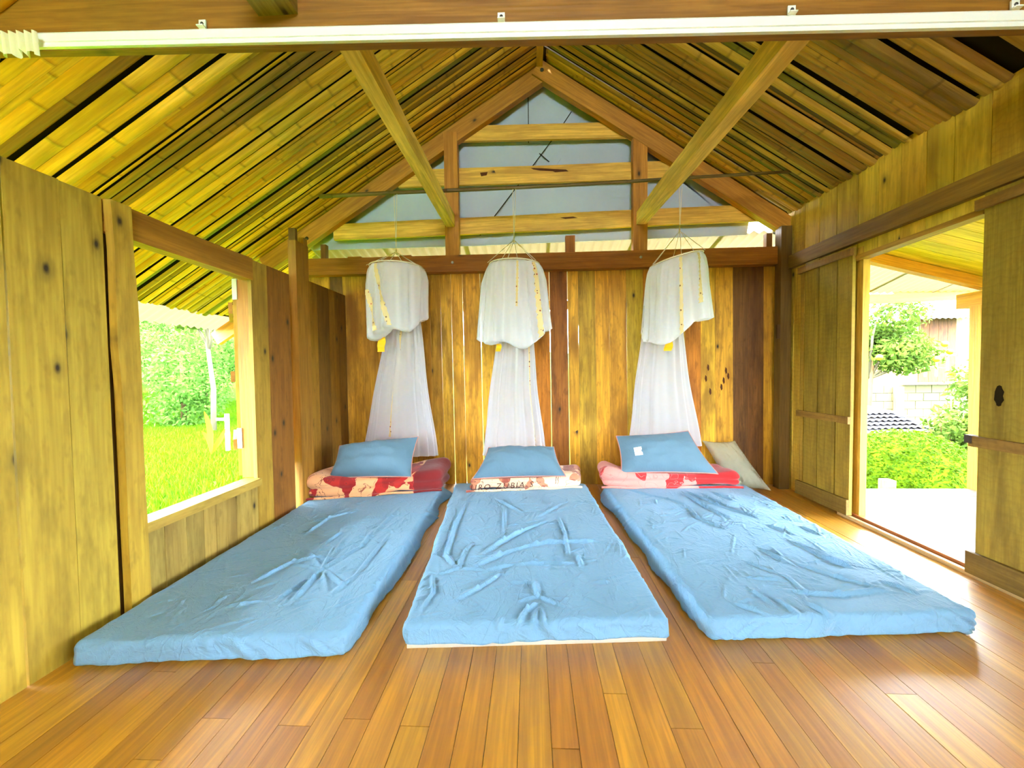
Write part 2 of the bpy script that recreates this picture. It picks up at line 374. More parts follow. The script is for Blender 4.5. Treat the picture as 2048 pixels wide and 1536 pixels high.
for q in (((.40, 3.47), (.26, 3.27)), ((.26, 3.27), (-.05, 2.88)), ((-.05, 2.88), (-.47, 2.36)), ((.0, 3.2), (.0, 3.72)), ((.10, 3.10), (.19, 3.02))):
    board('sheet_seam', (q[0][0], 3.8165, q[0][1]), (q[1][0], 3.8165, q[1][1]), .007, .004, (0, -1, 0), M_DARK, wg)
sheetpanel([(.05, 2.9), (.14, 2.82), (.30, 3.05), (.26, 3.12)], 3.824)

# ------------------------------------------------------------------ truss in front of it
SLL, SLR = .6237, .6596; AX, AZ = .134, 3.84
tr = tag(empty('roof_truss', (0, 3.72, 2.0)), 'brown timber truss with pale horizontal slats over the back wall', 'truss')
board('tie_beam', (-2.14, 3.705, 2.062), (2.262, 3.705, 2.062), .15, .09, (0, -1, 0), M_BEAM, tr, S(172, 106, 24), seg=8, jit=.002)
def on_l(X, dz=0): return AZ+SLL*(X-AX)+dz
def on_r(X, dz=0): return AZ-SLR*(X-AX)+dz
board('rafter', (AX+.03, 3.71, on_l(AX+.03)-.102), (-2.50, 3.71, on_l(-2.50)-.108), .145, .07, (0, -1, 0), M_BEAM, tr, S(190, 130, 36), seg=8, jit=.003)
board('rafter', (AX-.06, 3.69, on_r(AX-.06)-.105), (2.30, 3.69, on_r(2.30)-.115), .145, .07, (0, -1, 0), M_BEAM, tr, S(194, 134, 38), seg=8, jit=.003)
for xa, xb, zt in ((-.77, -.645, 3.24), (.925, 1.05, 3.2)):
    board('queen_post', ((xa+xb)/2, 3.700, 2.13), ((xa+xb)/2, 3.700, zt), xb-xa, .075, (0, -1, 0), M_BEAM, tr, S(196, 132, 36), seg=5, jit=.002)
board('slat', (-.62, 3.755, 3.268), (.90, 3.755, 3.243), .138, .03, (0, -1, 0), M_BEAM, tr, SLAT, seg=4, jit=.002)
board('slat', (-1.22, 3.755, 2.878), (1.50, 3.755, 2.875), .152, .03, (0, -1, 0), M_BEAM, tr, SLAT, seg=4, jit=.003)
board('slat', (-1.85, 3.755, 2.405), (2.08, 3.755, 2.468), .150, .03, (0, -1, 0), M_BEAM, tr, SLAT, seg=5, jit=.004)
board('stud', (.368, 3.72, 2.13), (.368, 3.72, 2.295), .085, .06, (0, -1, 0), M_BEAM, tr, BROWN)
board('stud', (-1.935, 3.73, 2.13), (-1.935, 3.73, 2.28), .05, .05, (0, -1, 0), M_BEAM, tr, DKB)
board('stud', (2.13, 3.73, 2.13), (2.13, 3.73, 2.27), .05, .05, (0, -1, 0), M_BEAM, tr, DKB)
for (X, L) in ((-1.63, .13), (-1.15, .11)):
    board('wedge', (X-L/2, 3.71, 2.145), (X+L/2, 3.71, 2.145), .05, .018, (0, 0, 1), M_BEAM, tr, BROWN)
def disc(name, c, n, r, th, mat, parent, color=None, seg=10):
    n = Vector(n).normalized(); c = Vector(c); return tube(name, [c, c+n*th], r, mat, parent, seg, color)
for c in ((-.706, 3.659, 2.07), (.99, 3.659, 2.075)): disc('nail', c, (0, -1, 0), .012, .004, M_STEEL, tr)
for c in ((-2.09, 3.659, 2.07), (-2.07, 3.674, 2.33), (.125, 3.654, 3.74), (2.24, 3.654, 2.29)): disc('bolt', c, (0, -1, 0), .016, .006, M_NAIL, tr)

# ridge pole
tag(board('ridge_pole', (AX-.03, -2.98, AZ-.035), (AX-.03, 3.66, AZ-.035), .055, .07, (0, 0, 1), M_BEAM, None, MUST), 'slim ridge pole running along the top of the bamboo ceiling', 'beam', kind='structure')

# ------------------------------------------------------------------ bamboo ceiling
ceil = tag(empty('ceiling', (AX, 1.5, AZ)), 'sloped ceiling of split bamboo poles on both roof pitches', 'ceiling', kind='structure')
def slab(pts, th, name):
    v = [Vector(p) for p in pts]; n = (v[1]-v[0]).cross(v[3]-v[0]).normalized()
    if n.z < 0: n = -n
    vv = v+[p+n*th for p in v]
    return add(name, vv, BOXF, M_DARK, ceil)  # slab added above the poles, dark to paint gap shade and block sun
for y0, y1 in ((-3.1, 3.600), (3.613, 4.55)):
    slab([(AX, y0, AZ+.035), (AX, y1, AZ+.035), (-3.34, y1, on_l(-3.34)+.035), (-3.34, y0, on_l(-3.34)+.035)], .03, 'dark_backing')
for y0, y1 in ((-3.1, 3.545), (3.560, 3.95)):
    slab([(AX, y0, AZ+.035), (AX, y1, AZ+.035), (2.40, y1, on_r(2.40)+.035), (2.40, y0, on_r(2.40)+.035)], .03, 'dark_backing')
def bamboo(a, b, wd, n, color):
    """half-round split pole, swollen at its nodes; convex side along n"""
    M, L = frame_of(a, b, n); vs_, fs = [], []; seg, k = 7, 3
    bow = random.uniform(-.006, .006)
    for i in range(seg+1):
        t = i/seg; x = (t-.5)*L; s = wd/2*(1+random.uniform(-.07, .07))*(1+.1*(t-.5)); off = bow*math.sin(math.pi*t)
        for j in range(k+1):
            th = math.pi*j/k; vs_.append((x, off+math.cos(th)*s, math.sin(th)*s*.42-.006))
    for i in range(seg):
        for j in range(k): p = i*(k+1)+j; fs.append((p, p+k+1, p+k+2, p+1))
    o = add('bamboo_pole', vs_, [tuple(reversed(f)) for f in fs], M_BAMBOO, ceil, color=color, smooth=True, M=M); return o
BC = [S(226, 178, 54), S(216, 166, 44), S(234, 188, 66), S(202, 150, 40), S(208, 168, 48)]
BR = [S(190, 146, 46), S(176, 132, 38), S(200, 158, 54), S(160, 118, 34), S(170, 138, 42)]  # right pitch: weathered tones, darkened further to stand in for its shade
BD = [S(124, 116, 34), S(140, 104, 34), S(104, 84, 28)]
def course(side, y0, y1):
    y = y0; i = 0
    while y < y1:
        wd = random.uniform(.036, .082) if y < 2.9 else random.uniform(.032, .058)
        if random.random() < .22: wd *= .5
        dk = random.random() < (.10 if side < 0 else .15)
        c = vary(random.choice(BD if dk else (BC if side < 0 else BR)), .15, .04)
        if not dk and random.random() < .15: c = vary(S(150, 112, 34), .1)
        yc = y+wd/2; h = random.uniform(-.010, .008)+(.010 if dk else 0)
        if side < 0:
            n = Vector((SLL, 0, -1)).normalized(); e = -3.30+random.uniform(-.04, .03)
            a, b = Vector((AX-.03, yc, on_l(AX-.03))), Vector((e, yc+random.uniform(-.02, .02), on_l(e)))
        else:
            n = Vector((-SLR, 0, -1)).normalized(); e = 2.30+random.uniform(-.02, .06)
            a, b = Vector((AX+.03, yc, on_r(AX+.03))), Vector((e, yc+random.uniform(-.015, .015), on_r(e)))
        if side > 0 and 1.93 < yc < 2.03: y += .10; continue          # the missing pole by the tie beam
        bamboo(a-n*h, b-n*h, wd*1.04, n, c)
        gap = .0
        if random.random() < .2: gap = .008
        y += wd+gap; i += 1
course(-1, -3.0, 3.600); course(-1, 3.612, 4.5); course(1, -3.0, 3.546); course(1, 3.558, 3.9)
# roof sheet showing past the bamboo at the left eave
ev, ef = [], []; ns = 420
for i in range(ns+1):
    y = -3.0+7.6*i/ns; z = .012*math.sin(2*math.pi*y/.09)
    for X in (-3.20, -3.62): ev.append((X, y, on_l(X)+.085+z))
for i in range(ns): ef.append((2*i, 2*i+2, 2*i+3, 2*i+1))
tag(add('eave_sheet', ev, ef, M_CREAM, ceil, smooth=True), 'pale corrugated roof sheet projecting at the eave')
tag(board('barge_board', (-2.75, 4.46, on_l(-2.75)-.02), (-3.62, 4.46, on_l(-3.62)-.02), .15, .06, (0, -1, 0), M_BEAM, None, S(205, 140, 40)), 'orange rafter end under the left eave beyond the window', 'rafter', kind='structure')

# ------------------------------------------------------------------ left wall (low, open above)
wl = tag(empty('wall_left', (-1.77, 1.5, 0)), 'low left wall of wide pale knotty planks, open above its top edge', 'wall', kind='structure')
XL = -1.772
def lplank(y0, y1, z0, z1, color, x=XL, th=.024, mat=None, name='plank', seg=4, jit=.001, lean=0.0):
    return board(name, (x, (y0+y1)/2+lean, z0), (x, (y0+y1)/2, z1), y1-y0, th, (1, 0, 0), mat or M_PINE, wl, color, seg=seg, jit=jit)
for y0, y1 in ((-3.0, -2.6), (-2.6, -2.2), (-2.2, -1.8), (-1.8, -1.4), (-.6, -.25), (-.25, .12), (.12, .46), (.46, .84), (.84, 1.272)):
    lplank(y0+.002, y1-.002, 0, 1.815, vary(PINE, .05), lean=.0)
for y0, y1 in ((-1.4, -1.13), (-1.13, -.86), (-.86, -.6)): lplank(y0+.002, y1-.002, 0, .42, vary(PINE, .05))  # low planks leave an unseen window opening, added for fill light
lplank(1.277, 1.440, 0, 1.815, vary(PINE, .05)); lplank(1.585, 1.70, 0, 1.80, S(96, 70, 24), x=-1.80); lplank(1.442, 1.590, 0, 1.812, vary(S(204, 172, 60), .05))  # recessed strip beside the batten coloured dark to paint the gap's shade
board('batten', (-1.742, 1.652, 0), (-1.742, 1.642, 1.806), .088, .035, (1, 0, 0), M_PINE, wl, S(200, 166, 54), seg=9, jit=.006)
below = [1.70, 1.808, 1.93, 2.038, 2.118, 2.204, 2.275, 2.407, 2.463]
for a, b in zip(below, below[1:]): lplank(a+.002, b-.002, 0, .36, vary(S(176, 148, 70), .10), seg=2, jit=.002)
lplank(2.466, 2.618, 0, 1.80, vary(S(186, 146, 50), .04)); lplank(2.622, 2.868, 0, 1.80, S(150, 98, 32))
for a, b, c in ((3.085, 3.245, S(164, 120, 36)), (3.25, 3.44, S(120, 84, 26)), (3.445, 3.60, S(150, 108, 32)), (3.604, 3.755, S(130, 90, 28))): lplank(a, b, 0, 1.81, c)
def lpost():
    v, f = [], []
    for (y0, y1, z0, z1) in ((2.905, 3.075, 0, 2.06),): pass
    o = board('post', (-1.755, 2.99, 0), (-1.755, 2.99, 2.06), .165, .06, (1, 0, 0), M_BEAM, wl, S(172, 122, 38), seg=6, jit=.002)
    board('tenon', (-1.755, 2.925, 2.05), (-1.755, 2.925, 2.15), .03, .05, (1, 0, 0), M_BEAM, wl, S(110, 76, 26))
    board('tenon', (-1.755, 3.045, 2.05), (-1.755, 3.045, 2.115), .05, .05, (1, 0, 0), M_BEAM, wl, S(172, 122, 38))
lpost()
# unseen wall behind the camera, peak left open to add fill skylight
wf = tag(empty('wall_front', (0, -3.0, 0)), 'unseen plank wall behind the viewer, gable peak left open for added light', 'wall', kind='structure')
for i in range(22):
    xa = -2.16+.204*i; xc = xa+.102; zt = min(2.85, on_l(xc)-.02, on_r(xc)-.02)
    board('plank', (xc, -3.02, 0), (xc, -3.02, zt), .202, .024, (0, 1, 0), M_WALL, wf, vary(GOLD, .1), seg=2)
# window
w1 = tag(empty('window_1', (-1.78, 2.08, .41)), 'unglazed window opening in the left wall with a rough timber frame', 'window', kind='structure')
board('lintel', (-1.785, 1.60, 1.742), (-1.785, 2.468, 1.738), .132, .075, (1, 0, 0), M_BEAM, w1, S(186, 132, 40), seg=5, jit=.003)
board('sill', (-1.79, 1.69, .3875), (-1.79, 2.47, .3855), .046, .11, (1, 0, 0), M_PINE, w1, S(196, 164, 70), seg=4, jit=.001)
board('jamb', (-1.825, 2.505, .41), (-1.825, 2.505, 1.675), .06, .085, (1, 0, 0), M_BEAM, w1, S(182, 126, 28), seg=4, jit=.002)
board('jamb', (-1.81, 1.66, .41), (-1.81, 1.66, 1.675), .06, .05, (1, 0, 0), M_BEAM, w1, S(190, 150, 50))
# shutter swung outwards, seen almost edge-on
sh = tag(empty('window_shutter', (-1.88, 2.49, .41)), 'plank shutter swung open outside the left window, seen edge-on', 'shutter')
d = Vector((-.60, .79, 0)).normalized(); nrm = Vector((d.y, -d.x, 0)); h0 = Vector((-1.885, 2.485, 0))
for k in range(3):
    c = h0+d*(.10+.19*k); board('plank', (c.x, c.y, .42), (c.x, c.y, 1.66), .186, .022, nrm, M_PINE, sh, vary(S(200, 160, 60), .06))
for z in (.62, 1.06, 1.50): c0, c1 = h0+d*.02-nrm*.025, h0+d*.56-nrm*.025; board('batten', (c0.x, c0.y, z), (c1.x, c1.y, z), .07, .022, nrm, M_PINE, sh, S(180, 130, 50))
for z in (.60, 1.55): board('hinge', (-1.872, 2.472, z), (-1.872, 2.472, z+.13), .03, .012, (0, -1, 0), M_STEEL, sh)

# ------------------------------------------------------------------ right wall
wr = tag(empty('wall_right', (2.29, 1.5, 0)), 'right wall of rough-sawn upright planks above and beside the doorway', 'wall', kind='structure')
XR = 2.294
ys = [-3.0, -2.6, -2.2, -1.8, -1.4, -1.0, -.75, -.5, -.1, .3, .62, .95, 1.2, 1.45, 1.70, 1.93, 2.125, 2.299, 2.45, 2.609, 2.768, 2.928, 3.123, 3.304, 3.471, 3.60, 3.78]
for i, (a, b) in enumerate(zip(ys, ys[1:])):
    z0 = 1.845 if 2.12 <= a < 2.92 or -1.01 <= a < -.11 else 0  # also leaves an unseen second doorway behind the camera, added for fill light
    g = .006 if a > 2.9 else .003
    near = a > 3.4
    board('plank', (XR, (a+b)/2, z0), (XR, (a+b)/2, 2.452+random.uniform(-.008, .008)), b-a-g, .024, (-1, 0, 0), M_SAWN if near or b < 2.2 else M_PINE, wr,
          vary(S(210, 172, 54) if z0 == 0 else S(236, 196, 66), .07), seg=4, jit=.001)  # planks over doorways coloured lighter to stand in for light reaching them
board('corner_post', (2.222, 3.655, 0), (2.222, 3.655, 2.30), .09, .09, (-1, 0, 0), M_BEAM, wr, S(112, 82, 26), seg=5, jit=.003)
board('corner_peg', (2.165, 3.62, 1.33), (2.165, 3.62, 1.45), .02, .03, (-1, 0, 0), M_BEAM, wr, S(90, 60, 24))
tag(board('trim_1', (2.262, -2.98, 1.999), (2.262, 3.70, 1.985), .112, .045, (-1, 0, 0), M_BEAM, None, S(150, 112, 36), seg=10, jit=.003), 'long dark rail board running along the right wall above the door', 'rail', kind='structure')
tag(board('trim_2', (2.275, 2.115, 1.838), (2.275, 2.925, 1.824), .03, .07, (-1, 0, 0), M_BEAM, None, S(196, 148, 52), seg=3, jit=.001), 'thin head strip over the right doorway', 'trim', kind='structure')
tag(board('trim_3', (2.302, 2.90, 0), (2.302, 2.90, 1.90), .05, .045, (-1, 0, 0), M_BEAM, None, S(224, 172, 58)), 'bright upright door jamb on the far side of the right doorway', 'jamb', kind='structure')
tag(board('trim_4', (2.305, 1.60, .018), (2.305, 3.02, .018), .075, .036, (0, 0, 1), M_DECK, None, S(190, 116, 56), seg=3, jit=.001), 'raised wooden threshold strip across the right doorway', 'threshold', kind='structure')
tag(board('trim_5', (2.235, 1.60, .012), (2.235, 3.0, .012), .022, .024, (0, 0, 1), M_DECK, None, S(224, 190, 130), seg=3, jit=.0008), 'pale narrow guide rail on the floor before the right doorway', 'rail', kind='structure')
def leaf(name, ya, yb, splits, label, z1=1.905, zm=.70):
    d_ = tag(empty(name, (2.235, (ya+yb)/2, 0)), label, 'door', kind='structure'); x = 2.232
    for a, b in zip(splits, splits[1:]):
        board('plank', (x, (a+b)/2, .03), (x, (a+b)/2, z1+random.uniform(-.01, .01)), b-a-.011, .022, (-1, 0, 0), M_SAWN, d_, vary(RW, .16), seg=4, jit=.0012)
    for z, wd, c in ((1.868, .05, S(150, 110, 40)), (zm, .05, S(150, 112, 42)), (.085, .11, S(128, 102, 34))):
        board('batten', (x-.021, ya, z), (x-.021, yb, z-.004), wd, .022, (-1, 0, 0), M_SAWN, d_, c, seg=4, jit=.002)
    return d_
leaf('door_1', 2.885, 3.43, [2.885, 3.028, 3.212, 3.371, 3.425], 'plank door leaf slid open beside the right back corner')
leaf('door_2', 1.15, 2.115, [1.17, 1.52, 1.82, 2.095], 'rough-sawn plank door leaf at the right edge of the photo')
hv = [(2.2185, 2.005+.018*math.cos(a*math.pi/8)*(1+.2*math.sin(3*a)), .93+.05*math.sin(a*math.pi/8)) for a in range(16)]
tag(add('hand_slot', hv+[(p[0]+.004, p[1], p[2]) for p in hv], [tuple(range(16)), tuple(range(31, 15, -1))]+[(i, i+16, (i+1) % 16+16, (i+1) % 16) for i in range(16)], M_DARK, bpy.data.objects['door_2']), 'dark worn hand slot')
tag(board('bolt_end', (2.215, 2.098, .705), (2.215, 2.135, .705), .04, .03, (-1, 0, 0), M_NAIL, bpy.data.objects['door_2']), 'dark bolt end')
# scorch marks and borer holes in the gable slats
def mark(poly, y, parent, name='scorch_mark'):
    n = len(poly); v = [(p[0], y, p[1]) for p in poly]+[(p[0], y+.002, p[1]) for p in poly]
    add(name, v, [tuple(range(n)), tuple(range(2*n-1, n-1, -1))]+[(i, i+n, (i+1) % n+n, (i+1) % n) for i in range(n)], M_SCORCH, parent)
M_SCORCH = plain('scorched_wood', S(86, 44, 16), .8)
mark([(.02, 2.93), (.12, 2.925), (.22, 2.915), (.34, 2.905), (.36, 2.89), (.24, 2.885), (.22, 2.895), (.10, 2.905), (.04, 2.918)], 3.738, tr)
mark([(-.45, 2.905), (-.38, 2.91), (-.39, 2.88), (-.44, 2.872)], 3.738, tr)
mark([(.28, 2.475), (.40, 2.48), (.44, 2.468), (.33, 2.462)], 3.738, tr)
for X, Z in ((1.60, .98), (1.64, .86), (1.78, 1.05), (1.80, 1.00), (1.76, .96), (1.74, .90), (1.62, 1.08)):
    mark([(X, Z+.035), (X+.012, Z+.02), (X+.014, Z-.015), (X+.004, Z-.03), (X-.006, Z)], 3.7545, wb, 'borer_hole')

# ------------------------------------------------------------------ long beams, front tie beam with curtain track
def beam4(name, a, b, wd, ht, color, label, up=(0, 0, 1)):
    return tag(board(name, a, b, wd, ht, up, M_BEAM, None, color, seg=8, jit=.003), label, 'beam', kind='structure')
beam4('long_beam', (-.724, 1.532, 2.445), (-.716, 3.66, 2.445), .078, .11, S(254, 214, 100), 'pale squared beam running back to the queen post above the first bed')
beam4('long_beam', (1.005, 1.532, 2.342), (.992, 3.66, 2.418), .085, .11, S(254, 214, 100), 'pale squared beam running back to the queen post above the third bed')
tag(board('tie_beam', (-2.4, 1.515, 2.463), (2.28, 1.515, 2.332), .23, .03, (0, -1, 0), M_BEAM, None, S(150, 104, 26), seg=6, jit=.001), 'wide tie beam crossing the top of the photo above the curtain track', 'beam', kind='structure')
tag(board('beam_block', (-.93, 1.28, 2.455), (-.93, 1.50, 2.455), .15, .075, (0, 0, 1), M_BEAM, None, S(140, 122, 52)), 'short squared beam end poking through the tie beam at the top', 'beam end', kind='structure')
# curtain track: extruded channel profile
def track():
    t = tag(empty('curtain_track', (0, 1.49, 2.33)), 'white plastic curtain track screwed along the overhead tie beam', 'curtain track')
    a, b = Vector((-2.35, 1.488, 2.378)), Vector((2.27, 1.488, 2.240))
    prof = [(0, -.026), (-.013, -.026), (-.013, -.013), (-.009, -.011), (-.009, -.007), (-.013, -.005), (-.015, .022), (-.010, .030), (0, .030)]
    d_ = (b-a).normalized(); up = Vector((0, 0, 1)); v, f = [], []
    for p in (a, b):
        for (y, z) in prof: v.append(p+Vector((0, y+.012, 0))+up*z)
    n = len(prof)
    for i in range(n): f.append((i, (i+1) % n, n+(i+1) % n, n+i))
    f.append(tuple(range(n-1, -1, -1))); f.append(tuple(range(n, 2*n)))
    add('channel', v, f, M_PVC, t, origin=tuple((a+b)/2))
    for X in (-1.218, -.094, .925, 1.665):
        z = 2.378+(X+2.35)/4.62*(2.240-2.378)
        br = board('bracket', (X, 1.492, z+.028), (X, 1.492, z+.063), .026, .006, (0, -1, 0), M_PVC, t)
        board('lip', (X, 1.475, z+.034), (X, 1.495, z+.034), .026, .004, (0, 0, 1), M_PVC, br)
        disc('screw', (X, 1.489, z+.048), (0, -1, 0), .006, .003, M_NAIL, br, seg=8)
track()
def curtain():
    v, f = [], []; n = 60; zt = 2.385
    for i in range(n+1):
        t = i/n; X = -2.12+.28*t; y = 1.462+.012*math.sin(t*2*math.pi*9)
        L = .075+.012*math.sin(t*40)
        for k in range(4): v.append((X, y+.002*k, zt-.006-(X+2.1)*.026-L*k/3))
    for i in range(n):
        for k in range(3): p = i*4+k; f.append((p, p+4, p+5, p+1))
    o = add('curtain_heading', v, f, plain('curtain_cloth', S(228, 224, 190), .9, .1, transl=.3), origin=(-2.0, 1.462, 2.39), smooth=True)
    tag(o, 'bunched white curtain heading at the left end of the track', 'curtain')
curtain()

# ------------------------------------------------------------------ soft things: rounded box on a quad
def softbox(quad, z0, h, r, nu, nv, nw, disp=None, rb=None):
    """quad = FL, FR, BR, BL; returns verts, faces of a rounded slab with its bottom at z0"""
    FL, FR, BR, BL = [np.array(q, float) for q in quad]
    W = (np.linalg.norm(FR-FL)+np.linalg.norm(BR-BL))/2; L = (np.linalg.norm(BL-FL)+np.linalg.norm(BR-FR))/2
    xs = np.linspace(0, W, nu+1); ys = np.linspace(0, L, nv+1); zs = np.linspace(0, h, nw+1)
    idx = {}; V = []; F = []
    def vid(i, j, k):
        key = (i, j, k)
        if key not in idx: idx[key] = len(V); V.append((xs[i], ys[j], zs[k]))
        return idx[key]
    for i in range(nu):
        for j in range(nv): F.append((vid(i, j, nw), vid(i+1, j, nw), vid(i+1, j+1, nw), vid(i, j+1, nw)))
    for k in range(nw):
        for i in range(nu):
            F.append((vid(i, 0, k), vid(i+1, 0, k), vid(i+1, 0, k+1), vid(i, 0, k+1)))
            F.append((vid(i+1, nv, k), vid(i, nv, k), vid(i, nv, k+1), vid(i+1, nv, k+1)))
        for j in range(nv):
            F.append((vid(0, j+1, k), vid(0, j, k), vid(0, j, k+1), vid(0, j+1, k+1)))
            F.append((vid(nu, j, k), vid(nu, j+1, k), vid(nu, j+1, k+1), vid(nu, j, k+1)))
    F.append(tuple(vid(i, 0, 0) for i in range(nu, -1, -1))+tuple(vid(0, j, 0) for j in range(1, nv+1))+tuple(vid(i, nv, 0) for i in range(1, nu+1))+tuple(vid(nu, j, 0) for j in range(nv-1, 0, -1)))
    P = np.array(V); lo = np.array([r, r, rb if rb is not None else r]); hi = np.array([W-r, L-r, h-r]); hi = np.maximum(hi, lo+1e-4)
    Q = np.clip(P, lo, hi); D = P-Q; ln = np.linalg.norm(D, axis=1, keepdims=True); N = D/np.maximum(ln, 1e-9)
    rr = np.where(ln > 1e-9, np.minimum(r, np.where(D[:, 2:3] < 0, rb if rb is not None else r, r)), 0)
    P2 = Q+N*rr
    # keep flat faces flat
    one = (np.abs(D) > 1e-9).sum(1) <= 1; P2[one] = P[one]
    u = P2[:, 0]/W; v = P2[:, 1]/L
    B = (FL[None]*((1-u)*(1-v))[:, None]+FR[None]*(u*(1-v))[:, None]+BR[None]*(u*v)[:, None]+BL[None]*((1-u)*v)[:, None])
    ex = (FR-FL)/np.linalg.norm(FR-FL); ey = (BL-FL)/np.linalg.norm(BL-FL)
    X, Y, Z = B[:, 0], B[:, 1], P2[:, 2]
    if disp is not None:
        d = disp(X, Y, Z, N, u, v, P2[:, 2]/h)
        X = X+d*(N[:, 0]*ex[0]+N[:, 1]*ey[0]); Y = Y+d*(N[:, 0]*ex[1]+N[:, 1]*ey[1]); Z = Z+d*N[:, 2]
    return np.stack([X, Y, np.maximum(Z, 0)+z0], 1), F
def seg_dist(X, Y, a, b):
    ax, ay = a; bx, by = b; dx, dy = bx-ax, by-ay; L2 = dx*dx+dy*dy
    t = np.clip(((X-ax)*dx+(Y-ay)*dy)/L2, 0, 1)
    sx, sy = X-(ax+t*dx), Y-(ay+t*dy)
    return np.sqrt(sx*sx+sy*sy), t, (sx*dy-sy*dx)
def crease_field(lines, seed, box, nrand=150, amp=.012, wid=.010):
    g = np.random.default_rng(seed); items = []
    for ln in lines:
        A = amp*g.uniform(.65, 1.15); Wd = wid*g.uniform(.7, 1.3); n = len(ln)-1
        for i in range(n): items.append((ln[i], ln[i+1], A, Wd, i == 0, i == n-1))
    x0, x1, y0, y1 = box
    for _ in range(nrand):
        x, y = g.uniform(x0, x1), g.uniform(y0, y1); a = g.normal(.9, .7); L = g.uniform(.05, .22)
        items.append(((x, y), (x+L*math.cos(a), y+L*math.sin(a)), g.uniform(.0012, .0045), g.uniform(.004, .009), True, True))
    def f(X, Y):
        h = np.zeros_like(X)
        for a, b, A, Wd, s, e in items:
            m = (X > min(a[0], b[0])-.06) & (X < max(a[0], b[0])+.06) & (Y > min(a[1], b[1])-.06) & (Y < max(a[1], b[1])+.06)
            if not m.any(): continue
            d, t, side = seg_dist(X[m], Y[m], a, b)
            tp = np.ones_like(t)
            if s: tp = tp*np.clip(t*3.0+.12, 0, 1)
            if e: tp = tp*np.clip((1-t)*3.0+.12, 0, 1)
            w_ = np.where(side > 0, Wd*.55, Wd*1.35)
            h[m] += A*tp*np.exp(-(d/w_)**2)-A*.30*tp*np.exp(-((d-Wd*1.9)/(Wd*1.1))**2)
        return h
    return f
CM = [[(-0.262, 2.094), (-0.165, 2.282), (-0.058, 2.434)], [(-0.224, 2.184), (-0.066, 2.411), (0.092, 2.581)], [(-0.297, 1.95), (-0.176, 2.096), (0.021, 2.226), (0.138, 2.268)], [(-0.474, 1.86), (-0.374, 1.933), (-0.243, 1.929)], [(-0.228, 1.922), (-0.101, 1.984)], [(-0.34, 1.645), (-0.25, 1.762), (-0.146, 1.895)], [(-0.057, 1.524), (-0.024, 1.612), (0.019, 1.655)], [(-0.116, 1.984), (0.232, 2.007)], [(-0.12, 1.802), (0.008, 1.818)], [(-0.497, 2.827), (-0.493, 2.473), (-0.467, 2.09), (-0.395, 1.962)], [(0.005, 1.831), (0.02, 1.699)], [(0.174, 2.662), (0.191, 2.393), (0.187, 2.07)], [(0.026, 2.633), (0.214, 2.931)], [(-0.283, 3.028), (-0.074, 2.742)], [(-0.067, 1.652), (0.02, 1.71), (0.133, 1.626)], [(-0.165, 1.46), (-0.117, 1.56)], [(-0.066, 1.454), (-0.064, 1.543)], [(-0.017, 1.464), (0.025, 1.634)], [(0.044, 1.492), (0.031, 1.655)], [(-0.202, 2.83), (-0.174, 2.409)], [(-0.367, 1.933), (-0.365, 2.144), (-0.338, 2.239)], [(0.021, 2.246), (0.389, 2.272)], [(0.285, 1.825), (0.352, 1.827)], [(0.236, 2.104), (0.24, 1.947)], [(-0.456, 1.61), (-0.44, 1.721), (-0.484, 1.873)]]
CL = [[(-1.053, 1.921), (-1.257, 2.143)], [(-1.053, 1.921), (-1.117, 2.178)], [(-1.053, 1.921), (-1.111, 2.352)], [(-1.053, 1.921), (-1.262, 1.969)], [(-1.053, 1.921), (-1.05, 1.825), (-1.034, 1.638)], [(-1.053, 1.921), (-0.912, 1.7)], [(-1.053, 1.921), (-0.841, 1.742)], [(-1.053, 1.921), (-0.96, 2.181), (-0.987, 2.432)], [(-1.11, 1.636), (-1.063, 1.848)], [(-1.189, 2.176), (-1.175, 2.389)], [(-1.32, 1.773), (-1.229, 2.024)], [(-1.383, 2.31), (-1.367, 2.643)], [(-1.3, 1.595), (-1.154, 1.635)], [(-0.891, 1.68), (-0.856, 1.853)], [(-1.276, 1.968), (-1.111, 2.056)], [(-1.465, 2.507), (-1.237, 2.743)], [(-0.959, 2.247), (-0.967, 2.851)], [(-0.849, 1.785), (-0.865, 2.357)], [(-0.88, 1.402), (-0.798, 1.425)]]
CR = [[(1.184, 3.204), (1.225, 2.841), (1.282, 2.603)], [(1.229, 3.205), (1.32, 2.904), (1.424, 2.71)], [(1.318, 3.18), (1.369, 2.863), (1.47, 2.622)], [(0.855, 3.176), (1.019, 3.033), (1.113, 2.901)], [(0.782, 3.254), (0.902, 3.127)], [(1.412, 3.206), (1.49, 2.97)], [(1.113, 2.901), (1.081, 2.651), (1.169, 2.443)], [(0.918, 3.032), (0.898, 2.92)], [(1.435, 2.314), (1.487, 2.096), (1.557, 1.979)], [(1.306, 2.039), (1.422, 1.899), (1.548, 1.791)], [(1.487, 2.096), (1.554, 1.995)], [(1.576, 1.874), (1.658, 1.756)], [(1.092, 1.78), (1.319, 1.76), (1.559, 1.805)], [(1.632, 2.508), (1.675, 2.363)], [(1.222, 2.205), (1.279, 2.022)], [(0.958, 1.79), (0.991, 1.667)], [(1.057, 2.051), (1.178, 1.908)], [(1.027, 1.727), (1.047, 1.602)], [(1.139, 1.694), (1.173, 1.605)], [(1.441, 2.531), (1.528, 2.361)], [(1.187, 1.924), (1.184, 1.782)], [(0.989, 1.889), (1.165, 1.864)], [(0.831, 1.674), (0.925, 1.609)]]
